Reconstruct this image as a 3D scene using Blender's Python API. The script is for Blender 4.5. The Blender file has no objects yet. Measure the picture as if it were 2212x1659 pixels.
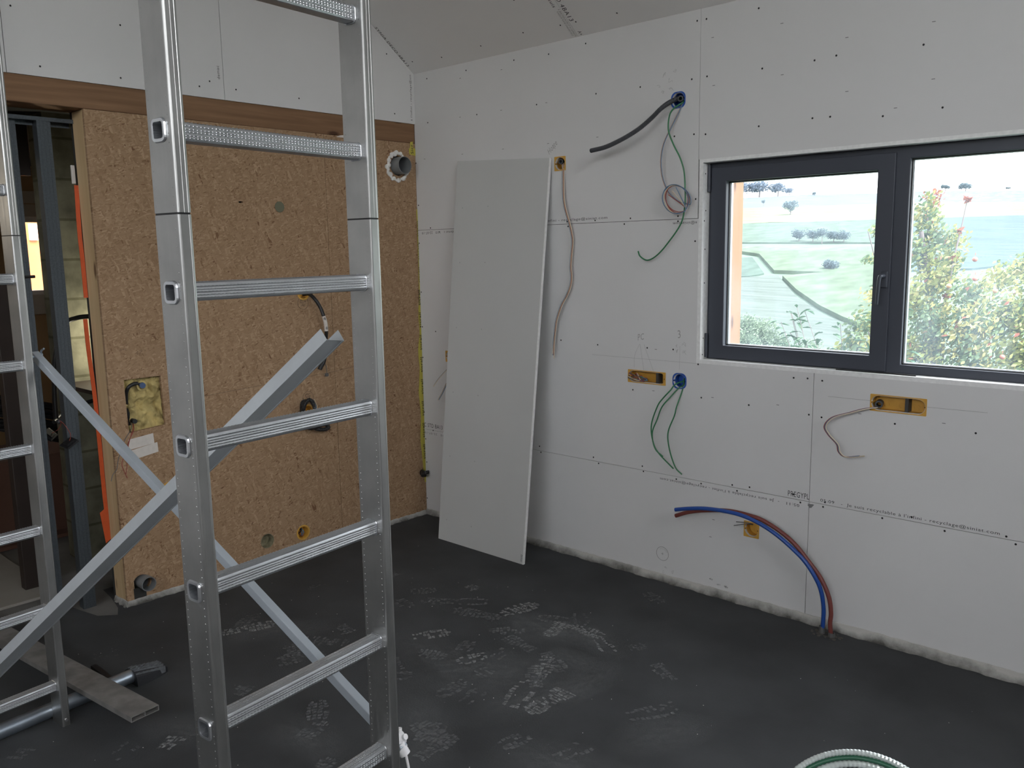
import bpy, bmesh, math, random
from mathutils import Vector, Matrix
random.seed(7)
SC = bpy.context.scene
COL = SC.collection
PI = math.pi

# ---------------------------------------------------------------- camera
cam_data = bpy.data.cameras.new('camera')
cam_data.sensor_width = 36.0
cam_data.lens = 1845.0 * 36.0 / 2212.0
cam_data.clip_start = 0.05
cam_data.clip_end = 3000
cam = bpy.data.objects.new('camera', cam_data)
COL.objects.link(cam)
_r = Vector((0.73745843, 0.67519626, -0.01628132))
_u = Vector((-0.09204675, 0.1243578, 0.98795877))
_f = Vector((-0.66909077, 0.72707988, -0.15385833))
cam.matrix_world = Matrix(((_r.x, _u.x, -_f.x, 3.884), (_r.y, _u.y, -_f.y, -3.418), (_r.z, _u.z, -_f.z, 1.6065), (0, 0, 0, 1)))
SC.camera = cam

# ---------------------------------------------------------------- sky, sun, exposure
world = bpy.data.worlds.new('sky')
SC.world = world
world.use_nodes = True
_wn = world.node_tree
_sky = _wn.nodes.new('ShaderNodeTexSky')
_sky.sky_type = 'NISHITA'
_sky.sun_disc = False
_sky.sun_elevation = math.radians(58)
_sky.sun_rotation = math.radians(90)
_sky.dust_density = 3.0
_sky.air_density = 1.0
_sky.ozone_density = 1.0
_bg = _wn.nodes['Background']
_hs = _wn.nodes.new('ShaderNodeHueSaturation')
_hs.inputs['Saturation'].default_value = 0.14
_wn.links.new(_sky.outputs[0], _hs.inputs['Color'])
_wn.links.new(_hs.outputs[0], _bg.inputs['Color'])
_bg.inputs['Strength'].default_value = SKY_STRENGTH = 1.35
sun_data = bpy.data.lights.new('sun', 'SUN')
sun_data.energy = 3.2
sun_data.angle = math.radians(0.6)
sun_data.color = (1.0, 0.90, 0.76)
sun = bpy.data.objects.new('sun', sun_data)
COL.objects.link(sun)
_sd = Vector((math.cos(math.radians(58)), -0.03, math.sin(math.radians(58)))).normalized()
sun.rotation_euler = _sd.to_track_quat('Z', 'Y').to_euler()
sun.location = (20, -2, 12)
SC.view_settings.view_transform = 'Standard'
SC.view_settings.look = 'None'
SC.view_settings.gamma = 1.0
SC.view_settings.use_curve_mapping = False
SC.view_settings.exposure = 0.28
SC.cycles.use_denoising = True
SC.cycles.max_bounces = 10
SC.cycles.diffuse_bounces = 5
SC.cycles.glossy_bounces = 4
SC.cycles.transparent_max_bounces = 16
SC.cycles.sample_clamp_indirect = 6.0

# ---------------------------------------------------------------- measured positions (metres)
SCREWS_BACK = [(0.1197,2.5818),(0.437,2.5804),(0.789,2.5789),(1.0227,2.5715),(0.1162,2.3407),(0.5122,2.34),(0.9399,2.3397),(0.0035,2.1235),(0.0135,1.8814),(0.1126,1.747),(1.8385,2.337),(1.9136,2.3383),(1.5691,2.3406),(1.3164,2.3439),(1.7538,2.1032),(1.8537,2.1022),(1.9112,2.0964),(1.5184,1.7503),(1.4832,1.7247),(1.778,1.7502),(1.7784,1.7275),(1.3096,1.7478),(1.8676,1.8216),(1.8683,1.6366),(2.1608,2.1036),(2.3906,2.1102),(2.4623,2.1078),(2.6649,2.0869),(1.8607,2.5759),(1.9057,2.5752),(2.1466,2.5726),(2.1692,2.3329),(2.3906,2.3308),(2.4771,2.3353),(2.7973,2.3225),(1.2546,2.5834),(2.8745,2.0933),(1.6184,1.1395),(1.7615,1.1411),(1.5375,0.9292),(1.9137,0.9295),(2.1496,0.9211),(2.3503,1.0595),(2.4107,1.0624),(2.4728,1.0583),(2.4221,0.9102),(2.4762,0.9053),(2.7683,0.9147),(3.0554,0.9156),(1.5955,0.5562),(1.6024,0.5311),(1.7879,0.5239),(1.9209,0.5253),(2.079,0.5468),(2.1635,0.5513),(2.1034,0.5236),(2.3667,0.5562),(2.3992,0.5261),(2.5052,0.5473),(2.498,0.5259),(2.7393,0.5263),(2.8495,0.5532),(2.9714,0.523),(3.1793,0.5467),(3.2111,0.5243),(0.013,1.1641),(0.1296,1.1421),(0.0094,0.9785),(0.0045,0.6413),(0.0106,0.474),(0.0135,0.3284),(0.0069,0.0977),(0.0803,0.5355),(1.0886,1.1458),(1.3248,1.1363),(0.9332,0.5604),(0.9426,0.5287),(1.297,0.5551),(1.33,0.5281),(0.0087,1.6608),(0.0131,1.3723),(0.1854,1.7224),(1.1341,1.7476),(1.1399,1.7245),(1.8944,1.0818)]
MARKS_BACK = [(0.3903,2.5456),(0.7005,2.5448),(0.3819,2.3412),(0.693,2.3413),(1.0051,2.3407),(0.3924,2.1416),(0.7018,2.1416),(1.0142,2.1411),(1.324,2.1419),(0.0804,2.1412),(1.9376,2.4941),(2.2495,2.4949),(2.5157,2.3953),(2.8284,2.3964),(1.9471,2.296),(2.2576,2.2955),(2.8375,2.1972),(2.5245,2.1952),(2.7098,2.1114),(1.9712,0.9361),(2.2838,0.9363),(2.6318,0.9388),(2.9449,0.939),(1.6669,1.1353),(1.6553,0.9355),(1.9748,0.2798),(1.9888,0.3655)]
SCREWS_LEFT = [(-1.6779,2.6024),(-2.0214,2.3832),(-1.695,2.3803),(-1.3291,2.3906),(-1.2758,2.4203),(-1.1406,2.3989),(-0.7853,2.3985),(-0.1953,2.7047),(-0.152,2.3872),(-2.1102,2.6015),(-0.7515,2.8845)]
SCREWS_CEIL = [(0.0745,-0.0653,2.6713),(0.3027,-0.0524,2.6615),(0.6127,-0.0615,2.6684),(0.9211,-0.0746,2.6784),(1.1541,-0.0672,2.6728),(1.2471,-0.0656,2.6716),(1.4809,-0.0608,2.6679),(0.995,-0.221,2.7896)]
WIRES = {'conduit': [(1.768,0.03,2.2732),(1.7409,-0.015,2.2525),(1.7212,-0.06,2.2213),(1.6856,-0.08,2.1831),(1.6424,-0.1,2.1454),(1.5916,-0.11,2.1177),(1.5324,-0.12,2.0931),(1.4607,-0.125,2.0726),(1.3793,-0.13,2.0632)],'green_a': [(1.7681,0.03,2.2686),(1.7949,0.0033,2.2478),(1.7604,-0.0233,2.2176),(1.757,-0.05,2.1809),(1.7522,-0.0467,2.1243),(1.7751,-0.0433,2.0646),(1.8083,-0.04,2.0043),(1.8277,-0.0367,1.9452),(1.8323,-0.0333,1.8755),(1.8315,-0.03,1.8057),(1.8137,-0.03,1.7183),(1.745,-0.03,1.6306),(1.6883,-0.03,1.5768),(1.6417,-0.0367,1.5539),(1.6052,-0.0433,1.5715),(1.5968,-0.05,1.5964)],'pair_a': [(1.7681,0.03,2.2657),(1.7935,0.009,2.2486),(1.7678,-0.012,2.1777),(1.7403,-0.033,2.1093),(1.7197,-0.038,2.0585),(1.708,-0.035,1.9953),(1.7139,-0.032,1.9302),(1.7346,-0.03,1.8757),(1.7632,-0.03,1.8386),(1.8053,-0.03,1.8099),(1.8226,-0.03,1.8062)],'loop_c': [(1.787,-0.04,1.8252)],'pair_b': [(1.0935,0.02,2.0448),(1.1082,0.0053,2.0201),(1.1196,-0.0094,1.953),(1.1336,-0.0241,1.8588),(1.1484,-0.0282,1.8035),(1.1692,-0.0253,1.7392),(1.1841,-0.0224,1.676),(1.1849,-0.02,1.6398),(1.1755,-0.02,1.5631),(1.1722,-0.02,1.517),(1.1778,-0.02,1.4707),(1.1704,-0.0224,1.4243),(1.1484,-0.0253,1.3751),(1.1171,-0.0282,1.3274),(1.0872,-0.03,1.2554),(1.0774,-0.03,1.2072),(1.0673,-0.03,1.1347),(1.0602,-0.03,1.0618)],'hid_a': [(0.2381,0.02,0.9929),(0.294,-0.0267,0.9664),(0.2124,-0.0533,0.8808),(0.1693,-0.06,0.8308)],'hid_b': [(0.2341,0.02,0.9926),(0.2846,-0.0267,0.9249),(0.2494,-0.0533,0.8156),(0.2061,-0.06,0.7514)],'grn1': [(1.816,0.02,0.9975),(1.7857,-0.015,0.9816),(1.7817,-0.05,0.9574),(1.7441,-0.055,0.9159),(1.7174,-0.06,0.8755),(1.6817,-0.055,0.7805),(1.6897,-0.05,0.6975),(1.7198,-0.045,0.6461),(1.7961,-0.04,0.5842)],'grn2': [(1.8163,0.02,0.9801),(1.7947,-0.0057,0.9595),(1.7706,-0.0314,0.9224),(1.7318,-0.0429,0.8724),(1.7088,-0.0471,0.8105),(1.6831,-0.0486,0.7426),(1.6956,-0.0443,0.6694),(1.7381,-0.04,0.6331)],'grn3': [(1.8109,0.02,1.0079),(1.8164,-0.0014,0.9588),(1.7983,-0.0229,0.8769),(1.7932,-0.0329,0.8361),(1.7627,-0.0371,0.7513),(1.7724,-0.0371,0.6704),(1.7993,-0.0286,0.5902),(1.8303,-0.02,0.5578)],'pair_c': [(2.6984,0.01,0.9709),(2.6923,-0.01,0.972),(2.6556,-0.03,0.9645),(2.608,-0.042,0.9464),(2.5416,-0.046,0.9196),(2.5132,-0.05,0.8811),(2.5303,-0.05,0.8479),(2.5666,-0.05,0.8131),(2.5762,-0.052,0.7838),(2.606,-0.056,0.768),(2.6662,-0.06,0.7818)],'stub_a': [(2.174,0.02,0.3756),(2.1661,-0.02,0.3932),(2.1234,-0.04,0.3936)],'stub_b': [(2.174,0.02,0.3756),(2.1608,-0.02,0.3856),(2.1178,-0.05,0.3773)],'blue_pipe': [(1.8584,-0.12,0.4164),(1.9315,-0.1183,0.4359),(2.0127,-0.1167,0.4514),(2.0974,-0.115,0.4571),(2.1782,-0.11,0.4538),(2.2572,-0.105,0.4351),(2.3347,-0.1,0.4016),(2.4006,-0.095,0.3591),(2.4605,-0.09,0.3112),(2.505,-0.085,0.2553),(2.5339,-0.0783,0.1955),(2.5464,-0.0717,0.1211),(2.5449,-0.065,0.0524),(2.5395,-0.06,-0.01)],'red_pipe': [(1.8484,-0.1,0.3804),(1.918,-0.095,0.4113),(1.9978,-0.09,0.433),(2.1094,-0.085,0.4523),(2.2072,-0.0817,0.4501),(2.2704,-0.0783,0.4389),(2.3486,-0.075,0.4058),(2.4153,-0.0717,0.3611),(2.4763,-0.0683,0.2987),(2.5265,-0.065,0.2397),(2.5642,-0.0667,0.1697),(2.5773,-0.0683,0.1035),(2.5762,-0.07,0.0532),(2.585,-0.07,-0.01)]}
BOX = {'y1': (1.0556,2.0007,1.1275,2.0708),'blue1': (1.7354,2.2221,1.809,2.2935),'y2': (1.5098,0.9663,1.7236,1.029),'blue2': (1.7612,0.9591,1.8355,1.0331),'y3': (2.6703,0.9575,2.8817,1.0248),'y4': (2.1422,0.3223,2.2156,0.395),'yl': (0.2119,0.9675,0.2869,1.0335)}
CIRC = ((1.7162,-0.0,0.1376),0.044399999999999995)
T = {'t1a': (1.0154,0.0,1.7517),'t1b': (1.3839,-0.0,1.7588),'t2a': (1.8752,0.0,1.7078),'t2b': (1.753,0.0,1.7159),'t3a': (2.3671,0.0,0.5107),'t3b': (1.6985,0.0,0.5063),'p_a': (2.3426,0.0,0.5555),'p_b': (2.4391,0.0,0.557),'t4a': (2.4855,0.0,0.5476),'t4b': (3.1581,0.0,0.5544),'d1a': (0.3069,0.0,1.7191),'d1b': (0.0381,0.0,1.7155),'s_a': (-0.0054,0.0,0.5591),'s_b': (0.1616,0.0,0.5661),'s2a': (0.2045,0.0,0.5235),'s2b': (-0.0079,0.0,0.5065),'v_a': (-0.0,-0.0276,2.3585),'v_b': (0.0,-0.0297,2.6203),'v2a': (0.0,-1.2227,2.4355),'v2b': (0.0,-1.2253,2.4963),'c1a': (1.1913,-0.1909,2.7668),'c1b': (1.2231,-0.0733,2.6774),'c2a': (-0.0582,-0.2605,2.8197),'c2b': (-0.0024,-0.0767,2.68),'seam': ((1.2146,-0.1754,2.755),(1.2074,-0.029,2.6438)),'c3a': (1.1572,-0.1873,2.7641),'c3b': (1.1644,-0.1424,2.7299),'c4a': (1.168,-0.1197,2.7126),'c4b': (1.1878,0.0063,2.6169)}
L = {'sq': [(-1.7925,1.056),(-1.6248,1.0572),(-1.6149,0.822),(-1.7859,0.8131)],'pipe1': (-0.0919,2.104),'pipe1e': (-0.0283,2.1078),'foam': (-0.1272,2.0915),'foame': (-0.1788,2.0885),'pipe2': (-1.7642,0.0926),'pipe2e': (-1.7294,0.0819),'vent': (-0.9309,1.8486),'vente': (-0.9036,1.8493),'slot': (-1.1493,1.8653),'socka': (-0.8172,1.4071),'hole': (-1.1191,0.1147),'holee': (-1.0754,0.1029),'box': (-0.8993,0.1082),'boxe': (-0.8523,0.0959),'socb': (-0.8269,0.7909),'elb': (-1.6194,0.5142),'elbow': (-0.0249,0.2666),'sm': (-0.6631,1.7264),'sm2': (-0.6182,0.442),'sh1': (-1.4636,0.9251),'sh2': (-0.4917,0.9808),'tape1': (-1.7944,0.7886),'tape2': (-1.676,0.7834),'tape3': (-1.6601,0.6805),'tape4': (-1.79,0.69),'wr1': (-0.8203,1.3584),'wr2': (-0.8195,0.8152),'notch': (-0.059,2.2104),'yt': (-0.0045,1.8377),'yb': (-0.0072,0.1447),'cable': [(-0.03,-0.7964,1.3962),(0.01,-0.7858,1.3966),(0.05,-0.7773,1.3679),(0.065,-0.7587,1.3248),(0.08,-0.7527,1.2824),(0.08,-0.7422,1.2443),(0.08,-0.7396,1.2012),(0.065,-0.7339,1.1514),(0.05,-0.7298,1.0959),(0.045,-0.736,1.0417),(0.04,-0.7505,1.0102)],'stubw': [(0.03,-0.7232,1.0228),(0.03,-0.7151,0.9945),(0.03,-0.7158,0.9615)],'coil': [(-0.02,-0.8193,0.8376),(-0.0013,-0.8582,0.8231),(0.0173,-0.8736,0.7783),(0.036,-0.8644,0.7244),(0.0507,-0.8199,0.6806),(0.0533,-0.7644,0.6662),(0.056,-0.7396,0.6736),(0.0587,-0.76,0.6939),(0.0587,-0.7989,0.6947),(0.056,-0.8488,0.6861),(0.0533,-0.8773,0.7068),(0.0507,-0.8911,0.7576),(0.048,-0.8794,0.8152),(0.0453,-0.8446,0.8398),(0.0427,-0.8191,0.8114),(0.04,-0.8095,0.7822)],'sqcable': [(0.0,-1.7126,1.0263),(-0.005,-1.7385,1.0345),(-0.01,-1.7659,1.0231),(-0.02,-1.7764,0.9946),(-0.03,-1.7762,0.9464),(-0.035,-1.7713,0.894),(-0.04,-1.7682,0.8416)],'w1': [(-0.03,-1.7567,0.8593),(0.0,-1.7686,0.8321),(0.03,-1.7997,0.7903),(0.03,-1.8138,0.7493),(0.03,-1.8436,0.6896),(0.025,-1.8348,0.6433),(0.02,-1.8213,0.6104)],'w2': [(-0.03,-1.7585,0.8596),(-0.0043,-1.778,0.8258),(0.0214,-1.817,0.7922),(0.03,-1.8374,0.7609),(0.03,-1.8598,0.7036),(0.0314,-1.871,0.6627),(0.0357,-1.8918,0.6424),(0.04,-1.9028,0.6165)],'w3': [(-0.03,-1.7549,0.859),(0.006,-1.7683,0.8255),(0.028,-1.8029,0.7834),(0.022,-1.8139,0.7409),(0.02,-1.8175,0.6756),(0.02,-1.8267,0.6299)],'elbc': [(0.02,-0.0723,0.2796),(0.05,-0.0684,0.2896),(0.05,-0.0239,0.2688)]}
E = {'post': [(1.6577,0.75,1.4467),(1.7246,0.75,1.4473),(1.6282,0.75,1.0985),(1.7181,0.75,1.1039)],'dir': (-0.3546,0.935),'hill': (-20.931,0.10624),'fields': {'ridge_far': [(-237.69,404.76,28.53),(-197.9,384.96,25.06),(-172.29,405.64,26.15),(-141.0,403.47,24.76),(-132.45,414.27,25.51),(-67.95,399.3,21.59),(-56.25,335.12,14.78),(-107.69,339.07,17.11),(-115.73,333.03,16.81),(-135.76,321.24,16.39),(-162.36,316.76,16.95),(-186.89,319.07,18.1)],'blue_strip': [(-199.88,377.86,24.43),(-174.4,389.41,24.62),(-141.86,402.55,24.7),(-118.1,336.84,17.28),(-139.4,323.54,16.76),(-153.82,321.92,17.14),(-160.28,312.93,16.49),(-165.31,313.36,16.72)],'yellow': [(-183.72,313.73,17.46),(-162.36,316.76,16.95),(-150.39,320.42,16.86),(-116.64,335.58,17.1),(-102.36,343.08,17.3),(-56.25,335.12,14.78),(-47.13,285.15,9.47),(-74.05,272.58,9.24),(-91.64,265.89,9.23),(-113.17,255.41,9.0),(-122.2,255.04,9.31),(-127.46,249.8,8.98),(-143.3,245.56,9.16)],'mid_green': [(-143.3,245.56,9.16),(-127.46,249.8,8.98),(-113.17,255.41,9.0),(-91.64,265.89,9.23),(-69.11,203.11,2.15),(-89.96,199.24,2.55),(-113.27,194.91,3.0)],'strip2': [(-110.86,190.84,2.5),(-85.08,188.79,1.33),(-66.12,194.76,1.21),(-62.48,184.61,0.06),(-81.06,180.17,0.32),(-102.12,176.09,0.71)],'corn1': [(-90.63,176.94,0.36),(-84.17,173.11,-0.26),(-69.38,149.67,-3.15),(-59.97,150.15,-3.46),(-51.57,154.23,-3.37),(-62.19,183.81,-0.03),(-81.06,180.17,0.32)],'small_l': [(-95.48,164.89,-0.65),(-84.06,169.66,-0.61),(-70.57,147.93,-3.28),(-70.97,143.2,-3.73),(-79.68,138.25,-3.9)],'big_plow': [(-78.12,135.62,-4.22),(-66.84,145.9,-3.62),(-54.03,125.56,-6.12),(-44.1,112.52,-7.79),(-38.95,107.59,-8.48),(-31.61,98.59,-9.65),(-25.13,80.53,-11.69),(-40.25,71.74,-11.99)],'corn2': [(-64.78,143.45,-3.94),(-58.94,151.79,-3.33),(-51.98,155.38,-3.24),(-33.43,103.67,-9.07),(-40.66,110.35,-8.14),(-46.81,117.35,-7.21),(-55.95,129.78,-5.63)],'right_green': [(-87.6,265.96,9.09),(-74.05,272.58,9.24),(-47.13,285.15,9.47),(-28.23,181.53,-1.54),(-39.24,164.64,-2.8),(-50.41,157.83,-3.05)]},'trees': {'wood': [(-203.38,390.71,25.54,9.14,13.71),(-196.13,395.83,25.78,8.2,13.67),(-188.92,400.93,26.01,6.82,10.23),(-182.18,399.24,25.59,4.48,5.6)],'lone': [(-128.29,283.86,12.1,5.45,6.09),(-158.9,325.37,17.38,3.75,2.25),(-168.22,395.75,24.72,2.18,2.61),(-118.32,421.38,25.38,2.94,5.87),(-107.24,411.05,23.94,4.04,8.07),(-92.39,419.08,24.18,1.2,3.19)],'hedge': [(-88.43,202.43,2.51,3.44,4.01),(-84.29,201.04,2.22,3.6,3.6),(-81.34,199.51,1.95,4.21,3.1),(-79.54,201.95,2.13,3.11,3.78),(-77.26,202.39,2.08,3.31,3.54)],'bush': [(-60.63,154.88,-3.26,2.41,3.88)]},'bushes': [(-7.975,20.819,-1.273,0.65),(-7.887,19.592,-0.953,0.54),(-7.481,21.212,-1.561,0.39),(-6.376,20.834,-1.655,0.54)],'leaves': [(1.367,4.807,2.023,0.107),(1.362,4.772,1.881,0.148),(1.393,4.628,1.717,0.179),(1.396,4.589,1.517,0.203),(1.55,4.755,1.634,0.183),(1.625,4.653,1.474,0.16),(1.612,4.471,1.321,0.178),(1.466,4.304,1.168,0.237),(1.859,4.528,1.166,0.215),(1.966,4.931,1.309,0.16),(2.101,4.935,1.388,0.158),(1.622,4.262,0.941,0.293),(1.94,4.274,0.916,0.285),(2.157,4.489,0.986,0.266),(1.557,4.154,0.711,0.234),(1.936,4.216,0.654,0.266),(2.213,4.477,0.686,0.266),(1.048,4.312,1.725,0.089),(1.079,4.29,1.484,0.065),(1.213,3.888,0.95,0.164),(1.204,4.064,1.174,0.119),(1.179,3.816,0.758,0.176),(1.042,3.674,0.684,0.098),(2.341,4.833,1.162,0.346),(2.461,4.712,0.718,0.341),(1.341,3.923,0.562,0.312),(1.789,4.034,0.433,0.341),(2.24,4.297,0.367,0.337)],'twig': [(1.671,4.491,1.164),(1.685,4.571,1.475),(1.707,4.641,1.709),(1.725,4.715,1.982)],'apples': [(2.193,4.188,0.71),(2.103,4.217,1.231),(1.975,4.119,1.329),(1.828,3.972,1.274),(1.961,4.138,1.482),(1.827,3.881,0.849)]}
FL = {'prints': [((1.3599,-0.8702),(1.4335,-0.61)),((1.461,-0.7522),(1.6481,-0.6563)),((1.6815,-0.8375),(1.6414,-0.5988)),((1.6852,-0.6864),(1.8588,-0.686)),((1.8571,-0.7159),(1.9745,-0.7797)),((1.2214,-1.2592),(1.3442,-1.0672)),((1.3018,-1.3021),(1.4919,-1.2457)),((1.5349,-1.3106),(1.6052,-1.1225)),((1.696,-1.3166),(1.6997,-1.1938)),((1.9183,-1.1712),(1.8089,-0.9739)),((1.9675,-1.4256),(1.8822,-1.1563)),((2.0207,-1.3396),(2.0329,-0.9797)),((2.0006,-0.7039),(2.0389,-0.6439)),((2.3608,-1.1242),(2.3799,-0.9472)),((1.6742,-1.6393),(1.9254,-1.6507)),((1.935,-1.7813),(1.9288,-1.6114)),((2.271,-1.489),(2.3085,-1.3182)),((0.5939,-1.7372),(0.6907,-1.5029)),((1.2599,-2.2997),(1.2123,-2.1956)),((1.185,-2.4336),(1.1473,-2.3261)),((1.1401,-2.0181),(1.0959,-1.8796)),((1.5735,-2.0272),(1.5254,-1.8476)),((0.401,-2.1812),(0.4638,-2.0196)),((1.0758,-0.7364),(1.0661,-0.6326)),((0.8211,-0.9519),(0.9532,-0.8032)),((1.8031,-1.4455),(1.7845,-1.3316)),((0.9431,-2.6439),(0.8843,-2.5543))],'plank': [(1.1353,-2.2406,0.085),(1.1333,-2.3407,0.085)],'stick': [(0.5195,-2.2184,0.01),(0.6494,-2.2044,0.01)],'slab': [(-1.0202,-2.0902),(-0.8183,-2.0223),(-0.5581,-1.9256),(-0.5752,-1.8176),(-0.1974,-1.8358),(-0.1026,-2.0025),(-0.4252,-2.1518),(-0.2666,-2.3184)],'board': [(0.3725,-0.02,2.1047),(1.0423,-0.02,2.0668),(1.0528,-0.2793,0.0),(0.4092,-0.2809,0.0)]}
# ---------------------------------------------------------------- helpers
class MB:
    """collects shapes into one mesh"""
    def __init__(s): s.v = []; s.f = []; s.M = Matrix.Identity(4); s.mi = []; s.cur = 0
    def add(s, vs, fs):
        n = len(s.v)
        s.v += [tuple(s.M @ Vector(p)) for p in vs]
        s.f += [tuple(n + i for i in f) for f in fs]
        s.mi += [s.cur] * len(fs)
    def box(s, x0, x1, y0, y1, z0, z1):
        s.add([(x0,y0,z0),(x1,y0,z0),(x1,y1,z0),(x0,y1,z0),(x0,y0,z1),(x1,y0,z1),(x1,y1,z1),(x0,y1,z1)],
              [(0,3,2,1),(4,5,6,7),(0,1,5,4),(1,2,6,5),(2,3,7,6),(3,0,4,7)])
    def bbox(s, x0, x1, y0, y1, z0, z1, b=.002):
        """box with chamfered edges"""
        bm = bmesh.new(); bmesh.ops.create_cube(bm, size=1)
        for v in bm.verts:
            v.co = Vector(((x0+x1)/2+v.co.x*(x1-x0), (y0+y1)/2+v.co.y*(y1-y0), (z0+z1)/2+v.co.z*(z1-z0)))
        bmesh.ops.bevel(bm, geom=bm.edges[:], offset=b, segments=2, affect='EDGES', profile=.5)
        bm.verts.ensure_lookup_table(); bm.verts.index_update()
        s.add([v.co[:] for v in bm.verts], [[v.index for v in f.verts] for f in bm.faces]); bm.free()
    def quad(s, a, b, c, d): s.add([a, b, c, d], [(0, 1, 2, 3)])
    def poly(s, pts): s.add(pts, [tuple(range(len(pts)))])
    def loft(s, rings, closed=True, caps=True):
        n = len(rings[0]); vs = [p for r in rings for p in r]; fs = []
        for i in range(len(rings) - 1):
            for j in range(n if closed else n - 1):
                k = (j + 1) % n
                fs.append((i*n+j, i*n+k, (i+1)*n+k, (i+1)*n+j))
        if caps and closed:
            fs.append(tuple(range(n))[::-1]); fs.append(tuple((len(rings)-1)*n + j for j in range(n)))
        s.add(vs, fs)
    def tube(s, pts, r, n=8, caps=True, ripple=0, smooth=True, inner=0):
        P = [Vector(p) for p in pts]
        if smooth and len(P) > 2: P = catmull(P, 8 if len(P) < 30 else 3)
        if ripple:   # resample evenly
            P = resample(P, ripple)
        rings = []; T0 = None; N = None
        for i, p in enumerate(P):
            t = (P[min(i+1, len(P)-1)] - P[max(i-1, 0)])
            t = t.normalized() if t.length > 1e-9 else (T0 or Vector((0,0,1)))
            if N is None:
                N = t.cross(Vector((0.13, 0.31, 0.94)));  N.normalize()
            N = (N - t * N.dot(t)).normalized(); B = t.cross(N)
            rr = r(i / (len(P)-1)) if callable(r) else r
            if ripple: rr *= (1.0 if i % 2 else .84)
            rings.append([tuple(p + (N*math.cos(2*PI*k/n) + B*math.sin(2*PI*k/n)) * rr) for k in range(n)])
        if inner:
            def shr(ring, q): c = sum((Vector(a) for a in ring), Vector())/n; return [tuple(c+(Vector(a)-c)*q) for a in ring]
            rings = [shr(rings[min(4,len(rings)-1)], inner), shr(rings[0], inner)] + rings + [shr(rings[-1], inner), shr(rings[-min(5,len(rings))], inner)]
        s.loft(rings, True, caps)
    def cyl(s, c, ax, r, h, n=24, r2=None, caps=True):
        c = Vector(c); ax = Vector(ax).normalized(); a = ax.orthogonal().normalized(); b = ax.cross(a); r2 = r if r2 is None else r2
        s.loft([[tuple(c + ax*hh + (a*math.cos(2*PI*k/n) + b*math.sin(2*PI*k/n))*q) for k in range(n)] for hh, q in ((0, r), (h, r2))], True, caps)
    def ring(s, c, ax, ri, ro, h, n=28):
        """hollow pipe"""
        c = Vector(c); ax = Vector(ax).normalized(); a = ax.orthogonal().normalized(); b = ax.cross(a)
        rr = [(0, ri), (0, ro), (h, ro), (h, ri), (0, ri)]
        s.loft([[tuple(c + ax*hh + (a*math.cos(2*PI*k/n) + b*math.sin(2*PI*k/n))*q) for k in range(n)] for hh, q in rr], True, False)
    def build(s, name, mat, parent=None, smooth=False, weld=False):
        me = bpy.data.meshes.new(name)
        me.from_pydata(s.v, [], s.f); me.update()
        mats = mat if isinstance(mat, (list, tuple)) else [mat]
        for m in mats: me.materials.append(m)
        if len(mats) > 1: me.polygons.foreach_set('material_index', s.mi)
        bm = bmesh.new(); bm.from_mesh(me)
        if weld: bmesh.ops.remove_doubles(bm, verts=bm.verts[:], dist=1e-5)
        bmesh.ops.recalc_face_normals(bm, faces=bm.faces[:]); bm.to_mesh(me); bm.free()
        if smooth:
            me.polygons.foreach_set('use_smooth', [True]*len(me.polygons))
            me.set_sharp_from_angle(angle=math.radians(40))
        o = bpy.data.objects.new(name, me); COL.objects.link(o)
        if parent: o.parent = parent
        return o

def catmull(P, k):
    out = []
    Q = [P[0]*2-P[1]] + P + [P[-1]*2-P[-2]]
    for i in range(1, len(Q)-2):
        a, b, c, d = Q[i-1:i+3]
        for j in range(k):
            t = j/k
            out.append(.5*((2*b)+(c-a)*t+(2*a-5*b+4*c-d)*t*t+(3*b-a-3*c+d)*t*t*t))
    out.append(P[-1]); return out
def resample(P, step):
    out = [P[0]]; acc = 0
    for a, b in zip(P, P[1:]):
        L = (b-a).length; d = step-acc
        while d <= L and L > 0:
            out.append(a+(b-a)*(d/L)); d += step
        acc = L-(d-step)
    return out

def empty(name, loc=(0,0,0), rz=0):
    o = bpy.data.objects.new(name, None); COL.objects.link(o)
    o.empty_display_size = .05
    o.location = loc; o.rotation_euler = (0, 0, rz); return o
def tag(o, label=None, cat=None, group=None, kind=None):
    if label: o['label'] = label
    if cat: o['category'] = cat
    if group: o['group'] = group
    if kind: o['kind'] = kind
    return o
def parent_keep(o, p):
    o.parent = p
    o.matrix_parent_inverse = Matrix.LocRotScale(p.location, p.rotation_euler, p.scale).inverted()
def copy_tree(o, parent=None):
    c = o.copy(); COL.objects.link(c); c.parent = parent
    for ch in list(o.children): copy_tree(ch, c)
    return c

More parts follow.
